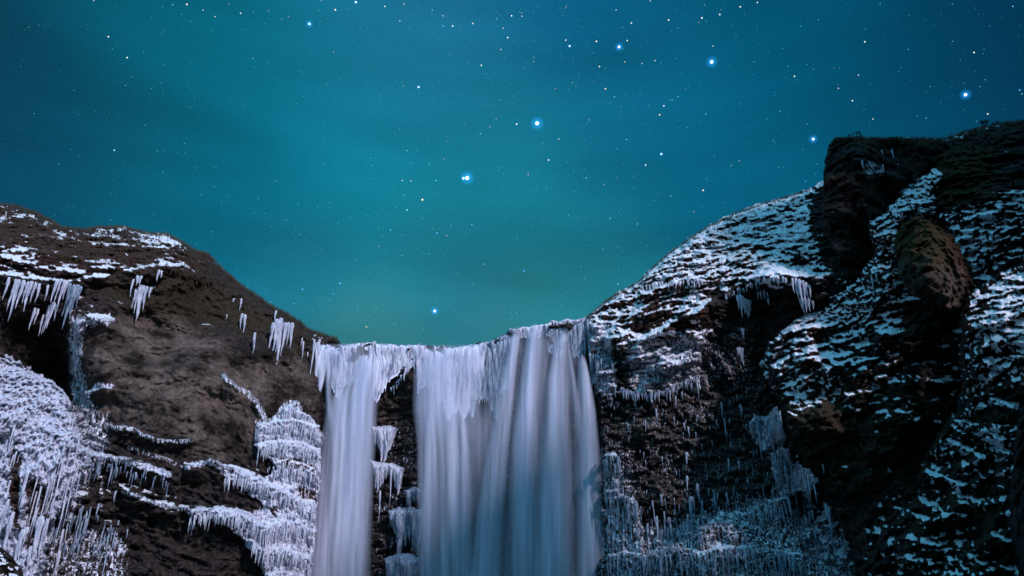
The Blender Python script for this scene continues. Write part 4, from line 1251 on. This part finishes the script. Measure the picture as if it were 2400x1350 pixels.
YR = 113.0
rail = empty('railing', W(2005, 322, YR), 'short dark wooden viewpoint railing on top of the crag', 'railing')
w_ = lambda u, v, dy=0: W(u, v, YR + dy)
part_bars('post', rail, [(w_(1989, 324), w_(1989, 314))], 0.12, M_WOOD)
part_bars('post', rail, [(w_(2009, 324), w_(2008, 309))], 0.12, M_WOOD)
part_bars('post', rail, [(w_(2022, 324, 0.8), w_(2013, 309, 0.8))], 0.16, M_WOOD)
part_bars('rail', rail, [(w_(1988, 318, -.2), w_(2009, 309, -.2))], 0.10, M_WOOD)
part_bars('top_rail', rail, [(w_(2007, 309.5, .4), w_(2015, 309, .4))], 0.10, M_WOOD)
o = empty('marker_post', W(13, 514, 106), 'small pale marker post leaning on the left hilltop', 'post')
yp = surfY(13, 512) - 0.6
part_bars('post', o, [(W(11, 514, yp), W(15, 496, yp))], 0.12, M_POST)

# dry grass along the skylines and poking through the snow
def tufts(label, line, depth, count, seed, h=(0.25, 0.75)):
    rs = np.random.default_rng(seed)
    pu = [p[0] for p in line]; pv = [p[1] for p in line]
    VV = []
    for _ in range(count):
        u = rs.uniform(pu[0], pu[-1]); v = np.interp(u, pu, pv) + (rs.uniform(1, 5) if rs.random() < 0.5 else rs.uniform(3, depth))
        y = surfY(u, v, 1)
        if y > 160:
            continue
        p = W(u, v, y)
        for _ in range(4):
            b = p + rs.normal(0, 0.12, 3) * np.array([1, 1, 0.2])
            H = rs.uniform(*h)
            a = rs.uniform(0, 3.14); w = 0.03
            tip = b + np.array([rs.normal(0, 0.35) * H, -abs(rs.normal(0, 0.3)) * H, H])
            VV += [b + np.array([w * math.cos(a), w * math.sin(a), -0.15]), b - np.array([w * math.cos(a), w * math.sin(a), 0.15]), tip]
    VV = np.array(VV)
    o = mesh_np('dry_grass', VV, np.arange(len(VV)).reshape(-1, 3), None, [M_GRASS], False)
    tag(o, label, 'grass', None, 'stuff')


M_GRASS = make_plain('dry_grass_blades', (0.055, 0.040, 0.020), 0.9)
tufts('dry grass on the left hilltop', LEFT[1:25], 90, 3600, 2)
tufts('dry grass poking through the snow of the right slope', RS[1:15], 150, 2200, 3, (0.15, 0.5))
tufts('dry grass fringe on top of the crag', [(1956, 323), (2000, 320), (2060, 323), (2160, 323), (2215, 325)], 14, 500, 4)
tufts('dry grass on the right hilltop', [(2100, 352), (2180, 332), (2230, 318), (2270, 304), (2330, 290), (2440, 276)], 60, 900, 5)

# bare shrub at the upper right skyline
sh = empty('bare_shrub', W(2318, 300, 116), 'bare leafless shrub on the skyline at upper right', 'shrub')
segs = []
rs = np.random.default_rng(3)


def twig(p, d, L, k):
    q = p + d * L
    segs.append((p, q))
    if k > 0:
        for _ in range(3):
            dd = d + rs.normal(0, 0.45, 3); dd[2] = abs(dd[2]) * 0.8 + 0.1
            twig(q, dd / np.linalg.norm(dd), L * 0.72, k - 1)


for _ in range(7):
    d = np.array([rs.normal(0, 0.6), rs.normal(0, 0.3), 1.0]); d /= np.linalg.norm(d)
    twig(W(2318 + rs.uniform(-14, 14), 298, 116), d, 0.6, 3)
part_bars('twigs', sh, segs, 0.035, M_TWIG, 3)

# ------------------------------------------------------------------ stars
STARS = '''220 1 2 w;254 86 3 w;298 135 3 w;294 200 1.5 c;256 266 1 c;405 11 2 c;438 10 4 p;381 16 1 w;426 34 1.5 c;476 24 2 w;504 39 2 w;
564 31 2.5 w;536 10 1.5 p;379 79 1 w;385 71 1 w;383 151 1 w;311 180 1 w;593 137 1.5 w;205 57 1 c;135 11 1 c;327 165 1 c;235 29 1 b;
268 352 2.8 c;629 25 1.5 w;676 39 1.5 w;660 45 1.5 w;621 56 1 w;725 56 5 B;753 1 1.5 w;748 25 1.5 c;751 50 1 w;786 23 4 o;817 20 1 w;834 5 4 B;
902 15 2.5 w;947 9 2 w;937 49 2 w;938 63 .8 w;958 65 .8 w;1013 24 2 c;981 13 .8 w;1038 37 2 w;1039 61 2.5 b;1061 61 3 w;1078 68 1 w;
1108 55 2.5 p;1164 44 2 c;1179 66 2 w;1199 37 3 w;1190 88 3 w;1174 116 2 w;1182 136 1 w;1091 110 1 c;1128 153 2.5 w;1140 173 1.5 c;1097 145 1 w;
782 122 1.5 w;837 173 1 c;795 185 .8 w;946 201 1.5 w;981 204 3.5 B;1030 190 .8 w;891 225 1 w;1163 279 1.5 w;1148 297 1.5 w;1126 313 2 c;
1048 332 1 w;628 146 .8 w;1222 30 1.5 w;1223 38 2 w;1327 16 1.5 w;1323 19 1 w;1444 23 2 w;1524 2 2 w;1480 54 2.5 w;1460 64 1.5 c;1567 47 3 w;
1645 42 3.5 w;1638 53 1.5 w;1687 34 3 w;1735 16 3 w;1775 6 2.5 w;1690 23 1.5 c;1651 11 1.2 w;1656 50 1.2 c;1588 66 1.2 c;1775 60 1.2 b;
1326 94 2.5 w;1335 108 3.5 B;1398 97 3.5 o;1451 110 6 B;1470 95 2.5 o;1464 145 2 o;1505 149 2 w;1535 142 2 w;1405 156 2.5 o;1668 145 8 B;
1671 108 2 w;1767 145 1.5 c;1767 175 1.5 b;1419 208 2.8 o;1440 227 2 c;1342 194 1.5 w;1392 191 1 w;1350 203 1 w;1302 208 1.3 p;1251 134 1.3 w;
1251 144 1.3 w;1314 131 1.2 c;1252 96 1 w;1589 227 1.7 c;1575 235 1.7 c;1556 248 2.5 w;1546 269 2.5 o;1654 267 1.7 c;1610 299 1.5 c;1626 230 1 b;
1468 327 2 c;1381 281 1.5 w;1310 326 1.8 o;1259 289 9 B;1211 291 3 w;1202 225 1.3 c;1271 336 1.5 c;1456 250 1 w;1482 257 1 c;1358 175 1 w;
1758 217 1 b;1797 279 1.2 c;1500 219 .8 w;1607 208 .8 w;2063 8 2 b;2232 10 1.5 c;2285 19 1.2 b;2374 15 2.5 b;1918 46 1.8 b;1893 52 1 c;
1877 61 1.7 b;2206 33 1.2 b;2131 37 1 w;2029 68 1.5 c;2027 98 2.8 w;2189 59 1.3 b;2320 61 1.6 b;2390 60 1.2 b;2233 97 1.7 b;2129 116 1.8 b;
2283 123 3 w;2304 126 1.6 b;1834 114 1.5 c;1847 156 1.5 c;1862 179 2.5 w;1954 159 1 w;2110 159 1.5 b;2012 176 2 w;1964 198 1.5 b;1965 207 2 w;
1998 236 2.3 w;2025 257 1.2 c;2046 279 2.2 w;1892 291 1.6 c;1828 261 2 b;1814 224 1.3 b;1906 326 5.5 W;1813 329 1.5 c;2171 277 2 b;2171 216 1 c;
2205 240 1 c;2263 222 7 W;2297 203 1.6 c;2309 187 1.5 c;2298 216 1 b;2390 211 2.8 b;2395 220 2 c;2315 267 2.5 w;954 353 2 c;1040 372 1.3 w;
943 423 1.7 w;963 424 1.7 o;1022 423 2.5 b;1095 417 9 B;1086 418 4.5 W;990 468 4.5 o;954 492 2.3 c;915 539 2.3 b;1024 546 2.6 b;1106 526 1.7 c;
1006 595 1.7 b;887 577 1.2 w;797 664 3.2 b;1135 619 1.3 w;1047 552 1.5 w;1015 537 1 w;730 525 1 c;883 506 .8 w;1070 642 1 w;1157 420 .9 c;
1042 595 .9 w;1286 375 2.5 w;1238 405 1.5 w;1238 411 1.5 w;1550 361 3.5 B;1513 387 2.4 w;1374 417 1.8 c;1370 397 1 w;1416 432 1.5 o;1446 417 1 w;
1487 413 1 w;1572 459 1.7 c;1648 446 3 o;1714 388 1.3 w;1733 377 1.3 w;1724 396 1 c;1626 496 1.3 w;1647 484 1 c;1430 512 1.7 c;1494 525 1.2 w;
1228 635 2.5 b;1448 665 2 c;1462 587 1 c;1449 580 .9 w;1888 425 2 b;1825 393 1.5 c;709 678 2.5 b;781 688 2.2 b;859 766 2 o;1019 729 5 B;1122 711 1 c'''
COLS = {'w': (0.9, 0.97, 1.0), 'c': (0.25, 0.8, 0.95), 'b': (0.08, 0.5, 1.0), 'p': (1.0, 0.75, 0.85), 'o': (1.0, 0.85, 0.6), 'B': (0.85, 0.95, 1.0),
        'W': (1.0, 1.0, 1.0)}
BRIGHT = {(725, 56): 'bright blue star high above the left part of the sky', (834, 5): 'blue star touching the top edge above the waterfall',
          (981, 204): 'small blue star above left of the two brightest stars', (1335, 108): 'deep blue star beside a small white one near the top',
          (1451, 110): 'bright blue white star left of the topmost right brilliant star', (1668, 145): 'brilliant blue white star highest on the right',
          (1259, 289): 'brilliant blue haloed star in the centre of the sky', (1095, 417): 'brilliant blue star with a small companion at its left',
          (1086, 418): 'small white companion star touching the brilliant star', (990, 468): 'warm cream coloured star below the brilliant double star',
          (1906, 326): 'bright white star just left of the dark crag', (2263, 222): 'bright white star above the snowy right hilltop',
          (1550, 361): 'blue white star midway between sky centre and the crag', (1019, 729): 'bright blue star lowest over the waterfall brink',
          (438, 10): 'pinkish star at the top edge left of centre', (786, 23): 'warm white star right of the blue one near top',
          (1398, 97): 'warm orange white star left of the bright blue one', (1645, 42): 'white star above the highest brilliant star',
          (268, 352): 'lone cyan white star in the left sky', (797, 664): 'blue star above the descending left skyline'}
MARKS = {(725, 56): 'high blue star', (834, 5): 'blue top edge star', (981, 204): 'small blue star', (1335, 108): 'deep blue star',
         (1451, 110): 'bright blue star', (1668, 145): 'brilliant highest star', (1259, 289): 'brilliant centre star', (1095, 417): 'double star',
         (1906, 326): 'crag side star', (2263, 222): 'star over the hilltop', (1550, 361): 'mid sky star', (1019, 729): 'lowest blue star',
         (438, 10): 'pinkish star', (268, 352): 'lone cyan star', (797, 664): 'skyline blue star', (1398, 97): 'warm orange star',
         (1645, 42): 'white upper star', (1930, 100): 'empty dark upper right sky', (2180, 60): 'dark top right sky'}
_sm = {}


def star_mat(c, s):
    q = 0 if s < 1.15 else 1 if s < 1.65 else 2 if s < 2.3 else 3
    if (c, q) in _sm:
        return _sm[(c, q)]
    m, n, l = mat_new('starlight')
    e = n.new('ShaderNodeEmission')
    e.inputs['Color'].default_value = (*COLS[c], 1)
    e.inputs['Strength'].default_value = (0.30, 0.55, 0.95, 1.5)[q] if c not in 'BW' else 3.0
    o = n.new('ShaderNodeOutputMaterial')
    l.new(e.outputs[0], o.inputs[0])
    m.cycles.emission_sampling = 'NONE'
    _sm[(c, q)] = m
    return m


def halo_mat():
    m, n, l = mat_new('star_glow')
    lw = n.new('ShaderNodeLayerWeight')
    lw.inputs['Blend'].default_value = 0.5
    f = math_(n, l, 'SUBTRACT', 1.0, lw.outputs['Facing'])
    p = math_(n, l, 'MULTIPLY', math_(n, l, 'POWER', f, 5.0), 0.62)
    e = n.new('ShaderNodeEmission')
    e.inputs['Color'].default_value = (0.02, 0.33, 0.95, 1)
    l.new(p, e.inputs['Strength'])
    t = n.new('ShaderNodeBsdfTransparent')
    a = n.new('ShaderNodeAddShader')
    l.new(e.outputs[0], a.inputs[0]); l.new(t.outputs[0], a.inputs[1])
    # only the near half glows, so the halo is counted once
    g = n.new('ShaderNodeNewGeometry')
    mx = n.new('ShaderNodeMixShader')
    l.new(g.outputs['Backfacing'], mx.inputs[0])
    l.new(a.outputs[0], mx.inputs[1]); l.new(t.outputs[0], mx.inputs[2])
    o = n.new('ShaderNodeOutputMaterial')
    l.new(mx.outputs[0], o.inputs[0])
    m.cycles.emission_sampling = 'NONE'
    return m


M_HALO = halo_mat()
import bmesh


def ico(r, sub, mat):
    me = bpy.data.meshes.new('star')
    bm = bmesh.new()
    bmesh.ops.create_icosphere(bm, subdivisions=sub, radius=r)
    for f in bm.faces:
        f.smooth = True
    bm.to_mesh(me); bm.free()
    me.materials.append(mat)
    return me


SD = 3000.0
_mc = {}
for ent in STARS.replace('\n', '').split(';'):
    a = ent.split()
    u, v, s, c = int(a[0]), int(a[1]), float(a[2]), a[3]
    px = SD / F_PX
    rr = (0.75 + 0.38 * s) if c not in 'BW' else 0.52 * s
    key = (round(s, 1), c)
    if key not in _mc:
        _mc[key] = ico(rr * px, 2 if rr < 3 else 3, star_mat(c, s))
    o = bpy.data.objects.new('star', _mc[key])
    o.location = W(u, v, SD)
    COL.objects.link(o)
    if (u, v) in BRIGHT:
        tag(o, BRIGHT[(u, v)], 'star', 'bright stars of the night sky')
    else:
        cn = {'w': 'white', 'c': 'cyan', 'b': 'blue', 'p': 'pinkish', 'o': 'yellowish', 'B': 'blue', 'W': 'white'}[c]
        sz = 'tiny faint' if s < 1.4 else ('small' if s < 2.4 else 'clear')
        (lu, lv), ln_ = min(MARKS.items(), key=lambda q: math.hypot(q[0][0] - u, q[0][1] - v))
        dd = math.hypot(lu - u, lv - v)
        dirn = ['right', 'lower right', 'below', 'lower left', 'left', 'upper left', 'above', 'upper right'][int(round(math.atan2(v - lv, u - lu) / (math.pi / 4))) % 8]
        how = 'just' if dd < 60 else ('' if dd < 130 else 'far')
        dirn = {'below': 'below', 'above': 'above'}.get(dirn, 'to the ' + dirn + ' of')
        tag(o, ' '.join(f'{sz} {cn} star {how} {dirn} the {ln_}'.replace('to the ', '').split()), 'star', 'faint stars scattered over the night sky')
    if c in 'BW':
        h = bpy.data.objects.new('halo', ico((rr * px * 4.8 + 1.5 * px) if s > 4.6 else (rr * px * 3.4 + px), 3, M_HALO))
        COL.objects.link(h)
        h.parent = o

VV, QQ, k = [], [], 0
rs = np.random.default_rng(5)
octa = np.array([[1, 0, 0], [-1, 0, 0], [0, 1, 0], [0, -1, 0], [0, 0, 1], [0, 0, -1]], float)
otri = np.array([[0, 2, 4], [2, 1, 4], [1, 3, 4], [3, 0, 4], [2, 0, 5], [1, 2, 5], [3, 1, 5], [0, 3, 5]])
while k < 1100:
    u, v = rs.uniform(-60, 2460), rs.uniform(-60, 780)
    # denser in a milky band through the upper middle
    if rs.random() > 0.35 + 0.65 * math.exp(-((u - 1300 + (v - 150) * 0.6) / 420) ** 2):
        continue
    VV.append(W(u, v, 3300.0) + octa * (0.5 + 0.75 * rs.random() ** 3) * 3300 / F_PX); QQ.append(otri + 6 * k); k += 1
o = mesh_np('star_field', np.concatenate(VV), np.concatenate(QQ), None, [star_mat('c', 2.0)], False)
tag(o, 'countless faint specks of starlight behind the brighter stars', 'stars', None, 'stuff')

# ------------------------------------------------------------------ ground, pool and the land behind the brink (below and beyond the view)
def grid_obj(name, x, y, zf, mats, attrs=None, label=None):
    X, Yg = np.meshgrid(x, y)
    Z = zf(X, Yg)
    i = np.arange(X.size).reshape(X.shape)
    Q = np.stack([i[:-1, :-1], i[:-1, 1:], i[1:, 1:], i[1:, :-1]], -1).reshape(-1, 4)
    at = {k: np.full(X.size, v) for k, v in (attrs or {}).items()}
    o = mesh_np(name, np.stack([X, Yg, Z], -1), Q, at, mats)
    tag(o, label, None, None, 'structure')
    return o


gx = np.concatenate([np.linspace(-6000, -300, 12), np.linspace(-280, 280, 90), np.linspace(300, 6000, 12)])
gy = np.concatenate([np.linspace(-6000, -200, 12), np.linspace(-190, 135, 60), np.linspace(150, 6000, 12)])
grid_obj('ground', gx, gy, lambda X, Y: 0.5 * fbm(np.stack([X * 0.05, Y * 0.05, X * 0], -1), 4) - 0.6, [M_CLIFF],
         {'snow': 0.5, 'brown': 0.3, 'grass': 0.4, 'red': 0, 'ice': 0}, 'snow dusted ground at the foot of the fall')

# unseen wall and summit added on the moon's side, their tops shaped to block its light,
# so the foot of the fall, the lowest part of the ridge and the top of the slope lie in their shade
cS = np.array(S)


def shade_wall(prof, label, back=26.0, nn=70):
    prof = np.array(prof, float)
    tt = np.linspace(0, 1, nn)
    seg = np.concatenate([[0], np.cumsum(np.linalg.norm(np.diff(prof, axis=0), axis=1))]); seg /= seg[-1]
    top = np.stack([np.interp(tt, seg, prof[:, k]) for k in range(3)], -1)
    rows = []
    for dy, fz in [(6, -1), (5, 0.0), (3, 0.5), (1.5, 0.85), (0, 1.0), (-10, 1.0), (-back, 0.8), (-back - 8, 0.0)]:
        r = top.copy()
        r[:, 1] += dy
        r[:, 2] = np.where(fz < 0, -5, np.maximum(top[:, 2], 0) * max(fz, 0))
        rows.append(r)
    rows = np.array(rows)
    rows += 2.0 * fbm(rows * 0.12, 3)[..., None] * np.array([0, 1, 1])
    i = np.arange(rows.shape[0] * nn).reshape(rows.shape[0], nn)
    Q = np.stack([i[:-1, :-1], i[:-1, 1:], i[1:, 1:], i[1:, :-1]], -1).reshape(-1, 4)
    zz = np.zeros(rows.shape[0] * nn)
    o = mesh_np('cliff', rows.reshape(-1, 3), Q, {'snow': zz, 'brown': zz + 0.4, 'grass': zz, 'red': zz, 'ice': zz}, [M_CLIFF])  # added shadow caster out of view, apart from the visible cliffs
    tag(o, label, None, None, 'structure')


shade_wall([np.array([x, 118, z]) + cS * 172 for (x, z) in
          [(-46, -28), (-30, -6), (-14, 10), (0, 19), (10, 25), (12, 6), (14, -16), (27, -13), (29, -60)]],
         'unseen wall added right of the viewer to shade the foot of the fall')
ca_, sa_, te_ = math.cos(SUN_AZ), math.sin(SUN_AZ), math.tan(SUN_EL)
shade_wall([(h * ca_ - a * sa_, h * sa_ + a * ca_, z0 - a * te_) for (h, z0, a) in
          [(113, 60, -10), (115, 88, -10), (117, 106, -10), (121, 124, -10), (130, 129, -10), (150, 131, -10), (190, 120, -10)]],
         'unseen summit added beyond the right edge to shade the upper slope', back=20.0)
